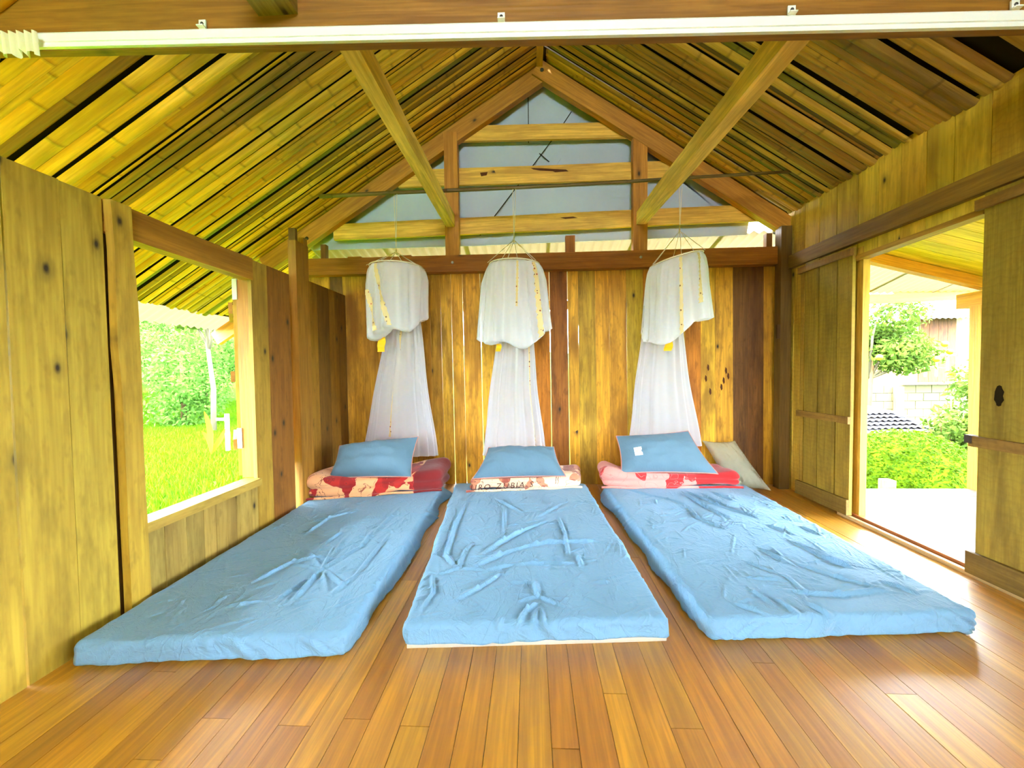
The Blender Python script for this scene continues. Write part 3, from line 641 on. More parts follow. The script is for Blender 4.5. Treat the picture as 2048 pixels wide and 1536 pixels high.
def mattress(quad, lines, seed, label, skirt=0.0, skirt_left=0.0, foam=False, nrand=150, lift=0.0):
    c = np.mean(np.array(quad), 0); t = tag(empty('mattress', (c[0], c[1], 0)), label, 'mattress', 'blue mattresses on the floor')
    xs = [q[0] for q in quad]; ys = [q[1] for q in quad]
    cf = crease_field(lines, seed, (min(xs), max(xs), min(ys), max(ys)-.35), nrand)
    lo = sines(6, 3, 9, seed+1); me = sines(8, 14, 30, seed+2); g1 = sines(6, 40, 95, seed+3); g2 = sines(6, 70, 150, seed+4)
    def disp(X, Y, Z, N, u, v, w_):
        top = np.clip(N[:, 2], 0, 1); side = 1-top
        d = cf(X, Y)*np.clip(top*2-.2, 0, 1)+.003*lo(X, Y)*top+.0012*me(X, Y)*top
        along = np.where(np.abs(N[:, 1]) > np.abs(N[:, 0]), X, Y)
        dirn = -np.tanh((along-np.where(np.abs(N[:, 1]) > np.abs(N[:, 0]), c[0], c[1]))/.12)
        ph_ = along-dirn*(Z-.05)*1.3
        gath = .6*np.abs(g1(ph_, Z*.2))+.5*g2(ph_*1.0, Z*.3)
        amp_ = .55+.45*lo(along*2.5, Z*0)
        d = d+side*(.011*gath*amp_+.004*lo(X*3, Y*3+Z*9))-side*.004*w_*(1-w_)*4
        low = np.clip(1-w_*1.3, 0, 1)
        d = d+side*low*skirt*np.clip(N[:, 0], 0, 1)*(1+.6*lo(X*2, Y*2.5))*np.clip(v*2.2, 0, 1)
        d = d+side*low*skirt_left*np.clip(-N[:, 0], 0, 1)*(1+.6*lo(X*2, Y*2.5))*np.clip(v*2.2, 0, 1)
        return d
    h = .10-lift
    v_, f_ = softbox(quad, lift, h, .030, 190, 330, 12, disp, rb=.010)
    add('fitted_sheet', v_, f_, M_SHEET, t, origin=(c[0], c[1], 0), smooth=True)
    if foam:
        q2 = [(q[0]+(c[0]-q[0])*.02, q[1]+(c[1]-q[1])*.012) for q in quad]
        v2, f2 = softbox(q2, 0, lift+.012, .004, 6, 6, 2)
        add('foam_base', v2, f2, M_FOAM, t, origin=(c[0], c[1], 0))
    return t
mattress([(-1.705, 1.352), (-.705, 1.435), (-.755, 3.40), (-1.735, 3.36)], CL, 11, 'thin blue-sheeted mattress along the left wall under the window', skirt=.05, nrand=220)
mattress([(-.505, 1.487), (.538, 1.562), (.462, 3.44), (-.676, 3.46)], CM, 21, 'thin blue-sheeted mattress in the middle of the three', foam=True, lift=.008, nrand=300)
mattress([(.683, 1.562), (1.765, 1.642), (1.79, 3.42), (.605, 3.40)], CR, 31, 'thin blue-sheeted mattress nearest the right doorway', skirt_left=.045, nrand=280)

# ------------------------------------------------------------------ folded blankets
def blanket(quad, h, mat, seed, label, sag=0.0, rise=0.0, z0=.098):
    c = np.mean(np.array(quad), 0)
    t = tag(empty('folded_blanket', (c[0], c[1], z0)), label, 'blanket')
    n1, n2 = sines(6, 4, 11, seed), sines(8, 16, 34, seed+1)
    def disp(X, Y, Z, N, u, v, w_):
        d = .012*n1(X+Z, Y+Z)+.004*n2(X, Y+Z*2)
        d = d-.016*np.exp(-((w_-.52)/.10)**2)*(np.clip(-N[:, 1], 0, 1)+np.abs(N[:, 0])*.7)     # fold line between the layers
        d = d+np.clip(N[:, 2], 0, 1)*(sag*np.exp(-(u/.12)**2)+rise*np.exp(-((1-u)/.22)**2)*v)
        return d
    v_, f_ = softbox(quad, z0, h, min(h*.45, .055), 60, 26, 12, disp)
    v_[:, 2] = np.maximum(v_[:, 2], z0+.003)
    add('fleece', v_, f_, mat, t, origin=(c[0], c[1], z0), smooth=True)
    # hem roll along the front of the lower layer
    q = np.array(quad); pts = []
    for i in range(15):
        s = i/14; p = q[0]*(1-s)+q[1]*s; pts.append((p[0]+.012*(s-.5), p[1]-.004+.004*math.sin(s*17+seed), z0+.013+.003*math.sin(s*23)))
    tube('hem', pts, .010, mat, t, 6, origin=(c[0], c[1], z0))
    return t
blanket([(-1.745, 2.945), (-.745, 3.21), (-.735, 3.52), (-1.735, 3.40)], .155, M_FL1, 41, 'folded red and orange floral fleece blanket on the left mattress', sag=.03, rise=.085)
b2 = blanket([(-.525, 3.165), (.405, 3.30), (.43, 3.60), (-.505, 3.52)], .115, M_FL2, 43, 'folded cream and brown fleece blanket with lettering on the middle mattress', rise=.02)
blanket([(.575, 3.28), (1.70, 3.30), (1.68, 3.66), (.60, 3.62)], .125, M_FL3, 45, 'folded red and pink rose fleece blanket on the right mattress', sag=.05, rise=.0)
def lettering():
    m_ = plain('lettering_brown', S(70, 28, 20), .85); x_ = .03
    for ch in 'URO ZUBIA S':
        if ch == ' ': x_ += .035; continue
        cu = bpy.data.curves.new('letter', 'FONT'); cu.body = ch; cu.size = .066; cu.shear = .2; cu.resolution_u = 2
        tmp = bpy.data.objects.new('letter', cu); col.objects.link(tmp); bpy.context.view_layer.update()
        me = bpy.data.meshes.new_from_object(tmp); bpy.data.objects.remove(tmp); wmax = max(v.co.x for v in me.vertices)
        for v in me.vertices:
            s_ = (v.co.x+x_)/.93; zz = v.co.y+.022+s_*.02
            v.co = (-.525+.93*s_, 3.165+.135*s_-.022-.006*math.sin(zz/.115*math.pi), .10+zz)
        o = bpy.data.objects.new('letter', me); col.objects.link(o); me.materials.append(m_)
        place(o, Matrix.Identity(4), b2); x_ += wmax+.006
lettering()

# ------------------------------------------------------------------ pillows
def pillow(corners, th, seed, label, tagged=False, mat=M_PILLOW, back=M_PINK, name='pillow', cat='pillow'):
    """corners BL, BR, TR, TL; bulges to both sides of that plane"""
    BL, BR, TR, TL = [np.array(c, float) for c in corners]
    n = np.cross(BR-BL, TL-BL); n /= np.linalg.norm(n)
    if n[1] > 0: n = -n
    N = 34; u = np.linspace(-1, 1, N+1); U, V = np.meshgrid(u, u, indexing='ij')
    s1, s2 = sines(5, 2, 5, seed), sines(7, 8, 18, seed+1)
    Uo = U*(1-.055*(1-V**2)*1.0); Vo = V*(1-.07*(1-U**2))
    a, b = (Uo+1)/2, (Vo+1)/2
    P = (BL*((1-a)*(1-b))[..., None]+BR*(a*(1-b))[..., None]+TR*(a*b)[..., None]+TL*((1-a)*b)[..., None])
    prof = ((1-np.abs(U)**2.6)*(1-np.abs(V)**2.6))**.62
    edge = np.exp(-((1-np.abs(V))/.30)**2)*(1-np.abs(V))*3.2
    rad = np.sin(U*13+seed)*np.sin(U*7.3+1)*edge*.10
    front = th*.55*prof*(1+.13*s1(U, V)+.05*s2(U, V)+rad*2.2)+.0015
    backd = th*.45*prof*(1+.1*s1(V, U))+.0015
    F = [(i*(N+1)+j, (i+1)*(N+1)+j, (i+1)*(N+1)+j+1, i*(N+1)+j+1) for i in range(N) for j in range(N)]
    c = (BL+BR+TR+TL)/4; base = (c[0], c[1], min(BL[2], BR[2]))
    t = tag(empty(name, base), label, cat, 'blue pillows at the heads of the mattresses' if cat == 'pillow' else None)
    pf = (P+n*front[..., None]).reshape(-1, 3); pb = (P-n*backd[..., None]).reshape(-1, 3)
    ok = np.cross(BR-BL, TL-BL) @ n > 0
    add('front_cover', pf, F if ok else [f[::-1] for f in F], mat, t, origin=base, smooth=True)
    add('back_cover', pb, F, back, t, origin=base, smooth=True)
    loop = [P[i, 0] for i in range(N+1)]+[P[N, j] for j in range(1, N+1)]+[P[i, N] for i in range(N-1, -1, -1)]+[P[0, j] for j in range(N-1, -1, -1)]
    if cat == 'pillow': tube('piping', [tuple(p) for p in loop], .0045, back, t, 6, origin=base)
    if tagged:
        ii, jj = [int(N*.15), int(N*.245)], [int(N*.36), int(N*.56)]
        q = [P[i, j]+n*(front[i, j]+.004) for i, j in ((ii[0], jj[0]), (ii[1], jj[0]), (ii[1], jj[1]), (ii[0], jj[1]))]
        q2 = [p-n*.003 for p in q]
        tg = add('care_tag', q+q2, [(0, 1, 2, 3), (7, 6, 5, 4), (0, 4, 5, 1), (1, 5, 6, 2), (2, 6, 7, 3), (3, 7, 4, 0)], M_TAG, t)
        tag(tg, 'small white stitched tag')
        m0 = (q[0]*.6+q[3]*.4)*.65+(q[1]*.6+q[2]*.4)*.35; m1 = (q[0]*.4+q[3]*.6)*.3+(q[1]*.4+q[2]*.6)*.7
        ex = (q[1]-q[0])*.45; ez = (q[3]-q[0])*.09
        p0 = (q[0]+q[1]+q[2]+q[3])/4+n*.001
        add('print', [p0-ex/2-ez, p0+ex/2-ez, p0+ex/2+ez, p0-ex/2+ez], [(0, 1, 2, 3)], plain('tag_print', S(170, 160, 110), .8), tg)
    return t
pillow([(-1.605, 3.05, .245), (-.945, 3.06, .255), (-.945, 3.28, .535), (-1.61, 3.26, .465)], .24, 51, 'blue pillow with pink back leaning on the red floral blanket by the left wall')
pillow([(-.485, 3.19, .205), (.272, 3.21, .222), (.19, 3.44, .415), (-.375, 3.44, .410)], .20, 53, 'blue pillow lying on the brown and cream blanket of the middle mattress')
pillow([(.73, 3.30, .225), (1.515, 3.31, .215), (1.355, 3.52, .535), (.735, 3.51, .495)], .17, 55, 'blue pillow with a small white tag on the red and pink blanket', tagged=True)
def plastic():
    m, nt, b, out = newmat('clear_plastic'); g = NT(nt)
    n = g.noise(g.coords((14, 14, 14), False), 1, 4, .6, 1.5)
    b.inputs['Base Color'].default_value = (.62, .60, .42, 1); b.inputs['Roughness'].default_value = .25; b.inputs['Specular IOR Level'].default_value = .6
    bp = g.n('Bump'); bp.inputs['Strength'].default_value = .8; bp.inputs['Distance'].default_value = .02; g.l(n, bp.inputs['Height']); g.l(bp.outputs[0], b.inputs['Normal'])
    t = g.n('BsdfTransparent'); t.inputs[0].default_value = (.9, .9, .82, 1); mx = g.n('MixShader', i0=.42); g.l(t.outputs[0], mx.inputs[1]); g.l(b.outputs[0], mx.inputs[2]); g.l(mx.outputs[0], out.inputs[0])
    return m
M_PLASTIC = plastic()
pb_ = pillow([(1.72, 3.54, .03), (2.05, 3.50, .02), (1.83, 3.68, .42), (1.55, 3.70, .42)], .12, 57, 'clear plastic bag slumped on the floor beside the right mattress', mat=M_PLASTIC, back=M_PLASTIC, name='plastic_bag', cat='bag')
pillow_in = pillow([(1.70, 3.55, .03), (2.00, 3.52, .025), (1.90, 3.62, .24), (1.68, 3.64, .26)], .07, 59, 'greyish folded cloth inside the clear plastic bag', mat=cloth('bagged_cloth', S(110, 125, 110)), back=cloth('bagged_cloth_back', S(110, 125, 110)), name='bagged_cloth', cat='cloth')

# ------------------------------------------------------------------ bamboo pole and mosquito nets
pp = []
for i in range(13):
    t = i/12; pp.append((-1.715+3.74*t, 3.25, 2.522+.066*t-.010*math.sin(math.pi*t)+.003*math.sin(9*t)))
pole = tube('hanging_pole', pp, .016, M_BAMBOO, None, 10, S(104, 84, 34), r1=.011)
tag(pole, 'thin dark bamboo pole resting across the two long beams', 'pole')
def pole_z(X): t = (X+1.715)/3.74; return 2.522+.066*t-.010*math.sin(math.pi*t)
def net(hc, Rr, tilt, L, flare, lowdir, waist, bottom, knot_z, seed, label, laces, yshift=.37, tie=None, drape_top=None):
    hx, hz = hc; hy = 3.25
    t = tag(empty('mosquito_net', (hx, hy, bottom[2])), label, 'mosquito net', 'mosquito nets hanging from the bamboo pole')
    g = np.random.default_rng(seed); ph = g.uniform(0, 6.28, 8); fk = g.integers(7, 26, 8)
    def rim(th): return np.stack([hx+Rr*np.cos(th)*math.cos(tilt), hy+Rr*np.sin(th), hz+Rr*np.cos(th)*math.sin(tilt)], -1)
    wx, wy, wz = waist[0], hy+.02, hz-L*.86
    def cover(th, s):
        th, s = np.broadcast_arrays(np.asarray(th, float), np.asarray(s, float))
        zb = L*(1+.16*np.cos(th-lowdir)+.05*np.cos(3*th+ph[0])+.03*np.cos(5*th+ph[1]))
        hang = np.clip(s/.82, 0, 1)
        fold = sum(np.cos(fk[i]*th+ph[i]+1.2*hang*np.sin(3*th+ph[i])) for i in range(6))/6
        r = Rr*(.90+.10*np.clip(hang/.10, 0, 1)**.5)*(1+flare*hang**1.3)+.055*fold*np.clip(hang*4, .25, 1)*(1-.35*hang)+.02*hang*np.cos(2*th+ph[2])
        p = rim(th)
        ux, uy = np.cos(th), np.sin(th)
        X = hx+(hx*0+r*ux*math.cos(tilt)); Y = hy+r*uy*.86; Z = p[..., 2]-zb*hang
        tuck = np.clip((s-.82)/.18, 0, 1); k = tuck**1.0
        rw = waist[1]*1.1
        X = X*(1-k)+(waist[0]+rw*ux)*k; Y = Y*(1-k)+(wy+rw*.6*uy)*k; Z = Z-.035*np.sin(tuck*math.pi)*1.0+.05*k
        return np.stack([X, Y, Z], -1)
    A, B = 120, 26; th = np.linspace(0, 2*np.pi, A, endpoint=False); s = np.linspace(0, 1, B+1); TH, SS = np.meshgrid(th, s, indexing='ij')
    V = cover(TH, SS).reshape(-1, 3); F = [(i*(B+1)+j, i*(B+1)+j+1, ((i+1) % A)*(B+1)+j+1, ((i+1) % A)*(B+1)+j) for i in range(A) for j in range(B)]
    cv = add('net_cover', V, F, M_NETTOP, t, origin=(hx, hy, hz), smooth=True)
    # top gauze disc closing the hoop
    ring = cover(th, 0.0); top = [tuple(p) for p in ring]+[(hx, hy, hz-.01)]
    add('net_top', top, [(i, (i+1) % A, A) for i in range(A)], M_NETTOP, t, origin=(hx, hy, hz))
    hp = rim(np.linspace(0, 2*np.pi, 41)); hp[:, :2] = (hp[:, :2]-[hx, hy])*.91+[hx, hy]
    tube('hoop', [tuple(p) for p in hp], .005, M_CORD, t, 6, origin=(hx, hy, hz))
    # gathered drape falling behind the pillow
    bx0, bx1, bz = bottom; bc = (bx0+bx1)/2; bw = (bx1-bx0)/2; zt = wz+.10 if drape_top is None else drape_top
    def drape(th_, q):
        th_, q = np.broadcast_arrays(np.asarray(th_, float), np.asarray(q, float))
        fold = sum(np.cos(fk[i]*th_+ph[i]+.8*q) for i in range(8))/8
        e = q**1.15
        half = waist[1]*(1-e)+bw*e; dep = (waist[1]*.55)*(1-e)+.055*e
        cx = waist[0]*(1-e)+bc*e+.006*np.sin(q*9); cy = wy+yshift*e
        k = 1+(.12+.08*q)*fold
        return np.stack([cx+half*np.cos(th_)*k, cy+dep*np.sin(th_)*(1+.5*fold), zt+(bz-zt)*q+0*th_], -1)
    A2, B2 = 150, 30; th2 = np.linspace(0, 2*np.pi, A2, endpoint=False); q = np.linspace(0, 1, B2+1); T2, Q2 = np.meshgrid(th2, q, indexing='ij')
    V = drape(T2, Q2).reshape(-1, 3); F = [(i*(B2+1)+j, i*(B2+1)+j+1, ((i+1) % A2)*(B2+1)+j+1, ((i+1) % A2)*(B2+1)+j) for i in range(A2) for j in range(B2)]
    add('net_drape', V, F, M_NET, t, origin=(waist[0], wy, zt), smooth=True)
    # lace ribbons sewn to the gauze
    for kind, a0, a1, q0, q1, wd in laces:
        fn = cover if kind == 'c' else drape; n = 26; vv = []; rr_ = Rr if kind == 'c' else .16
        for i in range(n+1):
            f = i/n; a = a0+(a1-a0)*f; sq = q0+(q1-q0)*f
            for sg in (-1, 1):
                p = fn(a+sg*wd/2/rr_*(1+.25*math.sin(f*70)), sq); p = np.array(p, float)
                c0 = np.array([hx if kind == 'c' else waist[0], hy+.02, p[2]]); dv = p-c0; dv[2] = 0; dv /= max(np.linalg.norm(dv), 1e-6)
                vv.append(p+dv*.010+np.array([0, -.006, 0]))
        add('lace_ribbon', vv, [(2*i, 2*i+1, 2*i+3, 2*i+2) for i in range(n)], M_LACE, t, smooth=True)
    if tie:
        (X0, X1, Z0, Z1) = tie; vv = []
        for i in range(9):
            f = i/8; vv += [(X0+.004*math.sin(f*5), wy-.115+.01*math.sin(f*9), Z1+(Z0-Z1)*f), (X1+.006*math.sin(f*4), wy-.12+.01*math.sin(f*7), Z1+(Z0-Z1)*f)]
        vv += [(p[0], p[1]+.004, p[2]) for p in vv]
        ff = [(2*i, 2*i+1, 2*i+3, 2*i+2) for i in range(8)]+[(18+2*i, 18+2*i+2, 18+2*i+3, 18+2*i+1) for i in range(8)]+[(0, 2, 20, 18)]
        add('yellow_tie', vv, ff, M_YELLOW, t, smooth=True)
    # cords from the hoop to a knot and up to the pole
    kn = Vector((hx+(.0 if abs(tilt) < .05 else .03), hy, knot_z))
    for k in range(6):
        a = k*math.pi/3+.35; p = rim(np.array(a)); tube('cord', [tuple(p), tuple(kn)], .0022, M_CORD, t, 5)
    for dx in (-.004, .012): tube('cord', [tuple(kn), (kn.x+dx*1.6, hy-.004, pole_z(kn.x)+.012)], .0024, M_CORD, t, 5)
    tube('knot', [tuple(kn+Vector((0, 0, -.018))), tuple(kn), tuple(kn+Vector((0, 0, .018)))], .010, M_CORD, t, 8, r1=.005)
    return t
net((-1.089, 1.930), .232, -.02, .50, .02, 3.6, (-1.045, .125), (-1.56, -.885, .30), 2.055, 61, 'white mosquito net bundled under its hoop above the left mattress',
    [('c', 4.25, 4.75, .02, .80, .030), ('c', 4.0, 4.3, .30, .80, .022), ('d', 4.8, 4.45, .02, .85, .014)], tie=(-1.225, -1.165, 1.24, 1.36))
net((-.125, 1.926), .222, -.02, .56, .24, 4.3, (-.13, .125), (-.432, .105, .30), 2.126, 63, 'white mosquito net bundled under its hoop above the middle mattress',
    [('c', 5.45, 5.45, .02, .80, .030), ('c', 4.85, 4.8, .02, .45, .014), ('d', 5.4, 5.5, .05, .95, .030)], tie=(-.275, -.235, 1.23, 1.29))
net((1.152, 1.930), .222, .22, .52, .20, 3.9, (1.045, .135), (.895, 1.515, .38), 2.161, 65, 'white mosquito net hanging from a tilted hoop above the right mattress',
    [('c', 4.55, 4.55, .02, .80, .020), ('c', 5.2, 5.1, .02, .62, .028)], yshift=.385, tie=(1.035, 1.09, 1.215, 1.315))

# ------------------------------------------------------------------ lean-to of corrugated sheets behind the back wall
lt = tag(empty('lean_to_roof', (1.5, 4.7, 1.9)), 'cream corrugated lean-to roof outside, seen over the back beam and through the door', 'roof', kind='structure')
def corr(x0, x1, ya, yb, za, zb, pitch=.092, amp=.013, mat=M_CREAM, parent=None, name='corrugated_sheet', slope=0.0):
    n = int((x1-x0)/pitch*6); v, f = [], []
    for i in range(n+1):
        x_ = x0+(x1-x0)*i/n; dz = amp*math.sin(2*math.pi*x_/pitch)
        v += [(x_, ya, za+dz+slope*(x_-x0)), (x_, yb, zb+dz+slope*(x_-x0))]
    for i in range(n): f.append((2*i, 2*i+2, 2*i+3, 2*i+1))
    return add(name, v, f, mat, parent, smooth=True)
for k, X in enumerate(np.arange(-2.35, 6.0, .84)): corr(X, X+.88, 3.97, 5.5, 2.375-.004*(k % 2), 2.03-.004*(k % 2), parent=lt)
board('fascia', (-2.4, 5.5, 1.955), (4.75, 5.5, 1.955), .12, .04, (0, -1, 0), M_BEAM, lt, S(220, 165, 50))
board('fascia', (4.75, 5.5, 1.975), (6.2, 5.5, 2.03), .16, .04, (0, -1, 0), M_BEAM, lt, S(226, 172, 56))
for X in (-2.2, 1.5, 6.1): board('lean_to_post', (X, 5.42, -.72), (X, 5.42, 1.92), .09, .09, (0, -1, 0), M_BEAM, lt, S(190, 140, 50))

# ------------------------------------------------------------------ verandah: deck, soffit, beams
def vz(X): return 2.315-.263*(X-2.28)
dk_ = tag(empty('verandah_deck', (3.3, 2, -.04)), 'pale sunlit plank deck outside the right doorway', 'deck', kind='structure')
y = -2.9
while y < 3.72:
    wd = random.uniform(.105, .13); board('deck_plank', (2.345, y+wd/2, -.055), (4.16+random.uniform(-.01, .01), y+wd/2, -.055+random.uniform(-.002, .002)), wd-.004, .03, (0, 0, 1), M_DECK, dk_, vary(S(74, 62, 42), .14), seg=2, jit=.001); y += wd
for X in (2.45, 4.05): board('joist', (X, -2.9, -.13), (X, 3.72, -.13), .08, .12, (0, 0, 1), M_BEAM, dk_, BROWN)
for X, Y in ((2.5, 3.6), (4.0, 3.6), (4.0, .2), (2.5, .2)): board('stilt', (X, Y, -.75), (X, Y, -.19), .1, .1, (0, -1, 0), M_BEAM, dk_, BROWN)
vr = tag(empty('verandah_roof', (3.3, 2, 2.1)), 'yellow plank soffit of the verandah roof outside the right doorway', 'roof', kind='structure')
y = -2.9
while y < 3.84:
    wd = random.uniform(.12, .15); board('soffit_plank', (2.32, y+wd/2, vz(2.32)+.012), (4.5, y+wd/2, vz(4.5)+.012), wd-.006, .02, (0, 0, 1), M_BEAM, vr, vary(S(238, 196, 76), .05)); y += wd
add('dark_backing', [(2.3, -2.95, vz(2.3)+.03), (4.6, -2.95, vz(4.6)+.03), (4.6, 3.95, vz(4.6)+.03), (2.3, 3.95, vz(2.3)+.03), (2.3, -2.95, vz(2.3)+.05), (4.6, -2.95, vz(4.6)+.05), (4.6, 3.95, vz(4.6)+.05), (2.3, 3.95, vz(2.3)+.05)], [tuple(reversed(f)) for f in BOXF], M_DARK, vr)  # dark slab added above the soffit to block the sun
board('verandah_rafter', (2.32, 3.80, vz(2.32)-.052), (4.5, 3.80, vz(4.5)-.052), .09, .07, (0, -1, 0), M_BEAM, vr, S(224, 150, 36), seg=4, jit=.002)
board('verandah_rafter', (2.32, 1.2, vz(2.32)-.052), (4.5, 1.2, vz(4.5)-.052), .09, .07, (0, -1, 0), M_BEAM, vr, S(224, 150, 36))
board('plate_beam', (3.99, -2.9, 1.69), (3.99, 3.92, 1.66), .10, .13, (0, 0, 1), M_BEAM, vr, S(226, 160, 44), seg=3, jit=.002)
vp = board('verandah_post', (3.995, 3.74, -.04), (3.975, 3.74, 1.60), .10, .10, (0, -1, 0), M_BEAM, None, S(226, 160, 40), seg=5, jit=.003)
tag(vp, 'orange timber post at the outer corner of the verandah deck', 'post', kind='structure')
vp2 = board('verandah_post', (3.995, .3, -.04), (3.99, .3, 1.61), .10, .10, (0, -1, 0), M_BEAM, None, S(226, 160, 40), seg=5, jit=.003)
tag(vp2, 'timber verandah post hidden behind the near door leaf', 'post', kind='structure')
rl = tag(empty('verandah_rail', (4.1, 3.4, 0)), 'two thin pale cords tied low between the verandah posts', 'rail')
for dz in (0, .03): tube('rail_cord', [(4.02, 3.70, .05+dz), (4.03, 2.5, .06+dz), (4.03, .35, .05+dz)], .006, M_PVC, rl, 6)
tag(board('deck_block', (3.36, 3.92, -.6), (3.36, 3.92, .0), .09, .09, (0, -1, 0), M_BEAM, None, S(220, 170, 110)), 'short squared post end standing just past the deck edge', 'post')

# ------------------------------------------------------------------ plants
def leaves(n, center, rad, size, seed, shell=.55, flat=.0, aspect=.5, lobes=0):
    g = np.random.default_rng(seed)
    d = g.normal(size=(n, 3)); d /= np.linalg.norm(d, axis=1, keepdims=True); r = (shell+(1-shell)*g.random(n))**.8
    P = d*r[:, None]*np.array(rad)
    if lobes:
        lc = g.normal(size=(lobes, 3)); lc /= np.linalg.norm(lc, axis=1, keepdims=True); lc *= np.array(rad)*.62
        P = lc[g.integers(0, lobes, n)]+d*r[:, None]*np.array(rad)*.5
    P += np.array(center)
    nn = d*.7+g.normal(size=(n, 3))*.6+np.array([0, 0, flat]); nn /= np.linalg.norm(nn, axis=1, keepdims=True)
    t = np.cross(nn, g.normal(size=(n, 3))); t /= np.linalg.norm(t, axis=1, keepdims=True); b = np.cross(nn, t)
    s = size*g.uniform(.6, 1.3, n)[:, None]
    V = np.stack([P-t*s, P-b*s*aspect, P+t*s, P+b*s*aspect], 1).reshape(-1, 3)
    F = np.arange(4*n).reshape(-1, 4)
    return V, F
def fastmesh(name, V, F, mat):
    me = bpy.data.meshes.new(name); n, k = F.shape
    me.vertices.add(len(V)); me.vertices.foreach_set('co', np.asarray(V, np.float32).ravel())
    me.loops.add(n*k); me.loops.foreach_set('vertex_index', F.astype(np.int32).ravel())
    me.polygons.add(n); me.polygons.foreach_set('loop_start', np.arange(0, n*k, k, dtype=np.int32)); me.update(calc_edges=True); me.materials.append(mat); return me
def part(name, me, parent, loc=None):
    o = bpy.data.objects.new(name, me); col.objects.link(o)
    return place(o, Matrix.Translation(loc or (0, 0, 0)), parent)
# hillside trees beyond the window
variants = []
for k in range(4):
    V, F = leaves(7000, (0, 0, 2.1), (1.8, 1.8, 2.3), .085, 100+k, .5, .4, .5, 9); variants.append(fastmesh('crown', V, F, M_LEAF))
trunk_me = None
gt = np.random.default_rng(5); spots = []
for row, (D, sz) in enumerate(((15.0, 1.0), (19.6, 1.1), (24.9, 1.25), (31.2, 1.5))):
    x_ = -1.20*D+(1.9*sz if row % 2 else 0.0)
    while x_ < -.55*D: spots.append((x_, D, sz)); x_ += 4.35*sz
for i, (X, Y, row) in enumerate(spots):
    z = float(ground_z(np.array(X), np.array(Y)))
    s = gt.uniform(.96, 1.04)*row
    t = tag(empty('hillside_tree', (X, Y, z)), 'leafy green tree on the hillside beyond the left window', 'tree', 'trees on the hillside')
    o = bpy.data.objects.new('crown', variants[i % 4]); col.objects.link(o); o.parent = t; o.scale = (s, s, s); o.rotation_euler = (0, 0, gt.uniform(0, 6))
    if trunk_me is None:
        tmp = tube('trunk', [(0, 0, -.3), (.05, .02, 1.2), (0, 0, 2.6)], .12, M_BARK, None, 7, r1=.05, origin=(0, 0, 0)); trunk_me = tmp.data; bpy.data.objects.remove(tmp)
    o = bpy.data.objects.new('trunk', trunk_me); col.objects.link(o); o.parent = t; o.scale = (s, s, s)
# slim pale trunk standing out against the hill
pt = tag(empty('pale_tree', (-10.35, 12.5, -.72)), 'slender tree with a pale bare trunk in front of the hillside', 'tree')
tube('trunk', [(-10.35, 12.50, -.75), (-10.30, 12.50, .6), (-10.45, 12.50, 2.0), (-10.35, 12.50, 3.0)], .085, M_PALEBARK, pt, 8, r1=.04)
for q in ((-9.95, 12.40, 3.1), (-11.05, 12.60, 3.0), (-10.45, 12.30, 3.6)): tube('branch', [(-10.40, 12.50, 1.9), q], .05, M_PALEBARK, pt, 6, r1=.02)
V, F = leaves(1500, (-10.35, 12.50, 3.1), (1.3, 1.3, .8), .14, 140, .4, .5, .5, 7); part('crown', fastmesh('crown', V, F, M_LEAF2), pt)
# field grass
def grass(x0, x1, y0, y1, n, h, seed, skip=None):
    g = np.random.default_rng(seed); X = g.uniform(x0, x1, n); Y = g.uniform(y0, y1, n)
    m = ~((X > -3.4) & (X < 4.3) & (Y < 5.6)); X, Y = X[m], Y[m]; n = len(X)
    Z = ground_z(X, Y); a = g.uniform(0, 6.28, n); hh = h*g.uniform(.5, 1.4, n); ln = g.normal(0, .35, (n, 2))*hh[:, None]; w_ = .012+.02*g.random(n)
    V = np.stack([np.stack([X-np.cos(a)*w_, Y-np.sin(a)*w_, Z-.02], 1), np.stack([X+np.cos(a)*w_, Y+np.sin(a)*w_, Z-.02], 1), np.stack([X+ln[:, 0], Y+ln[:, 1], Z+hh], 1)], 1).reshape(-1, 3)
    return fastmesh('field_grass', V, np.arange(3*n).reshape(-1, 3), M_GRASS)
go = part('field_grass', grass(-19, -3.3, 2.5, 20, 150000, .13, 3), None); tag(go, 'bright lime-green grass of the field outside the left window', 'grass', kind='stuff')
go = part('yard_grass', grass(3.5, 12, 3.8, 10.8, 25000, .12, 4), None); tag(go, 'short green grass of the yard outside the right doorway', 'grass', kind='stuff')
# broad-leaved plant and white post in the field
bp_ = tag(empty('broad_leaf_plant', (-7.2, 8.6, -.72)), 'yellow-green plant with one tall broad leaf in the field', 'plant')
def big_leaf(base, tip, wd, mat, parent):
    base, tip = Vector(base), Vector(tip); v, f = [], []; n = 8; sd = (tip-base).cross(Vector((.3, 1, 0))).normalized()
    for i in range(n+1):
        t_ = i/n; c = base.lerp(tip, t_)+Vector((0, .1*math.sin(t_*2.5), -.12*t_*t_)); w_ = wd*math.sin(math.pi*min(1, .08+.92*t_))**.7
        v += [c-sd*w_, c+Vector((0, .02, -.02)), c+sd*w_]
    for i in range(n): f += [(3*i, 3*i+1, 3*i+4, 3*i+3), (3*i+1, 3*i+2, 3*i+5, 3*i+4)]
    return add('leaf', v, f, mat, parent, smooth=True)
M_YLEAF = leafmat('leaf_yellow', S(190, 190, 10), S(215, 205, 20), .5)
for tip, wd in (((-7.38, 8.6, .36), .10), ((-6.98, 8.7, -.05), .07), ((-7.55, 8.7, -.1), .07)): big_leaf((-7.2, 8.6, -.7), tip, wd, M_YLEAF, bp_)
wp = tag(empty('white_field_post', (-7.12, 9.0, -.72)), 'white post with a short crossbar standing in the field', 'post')
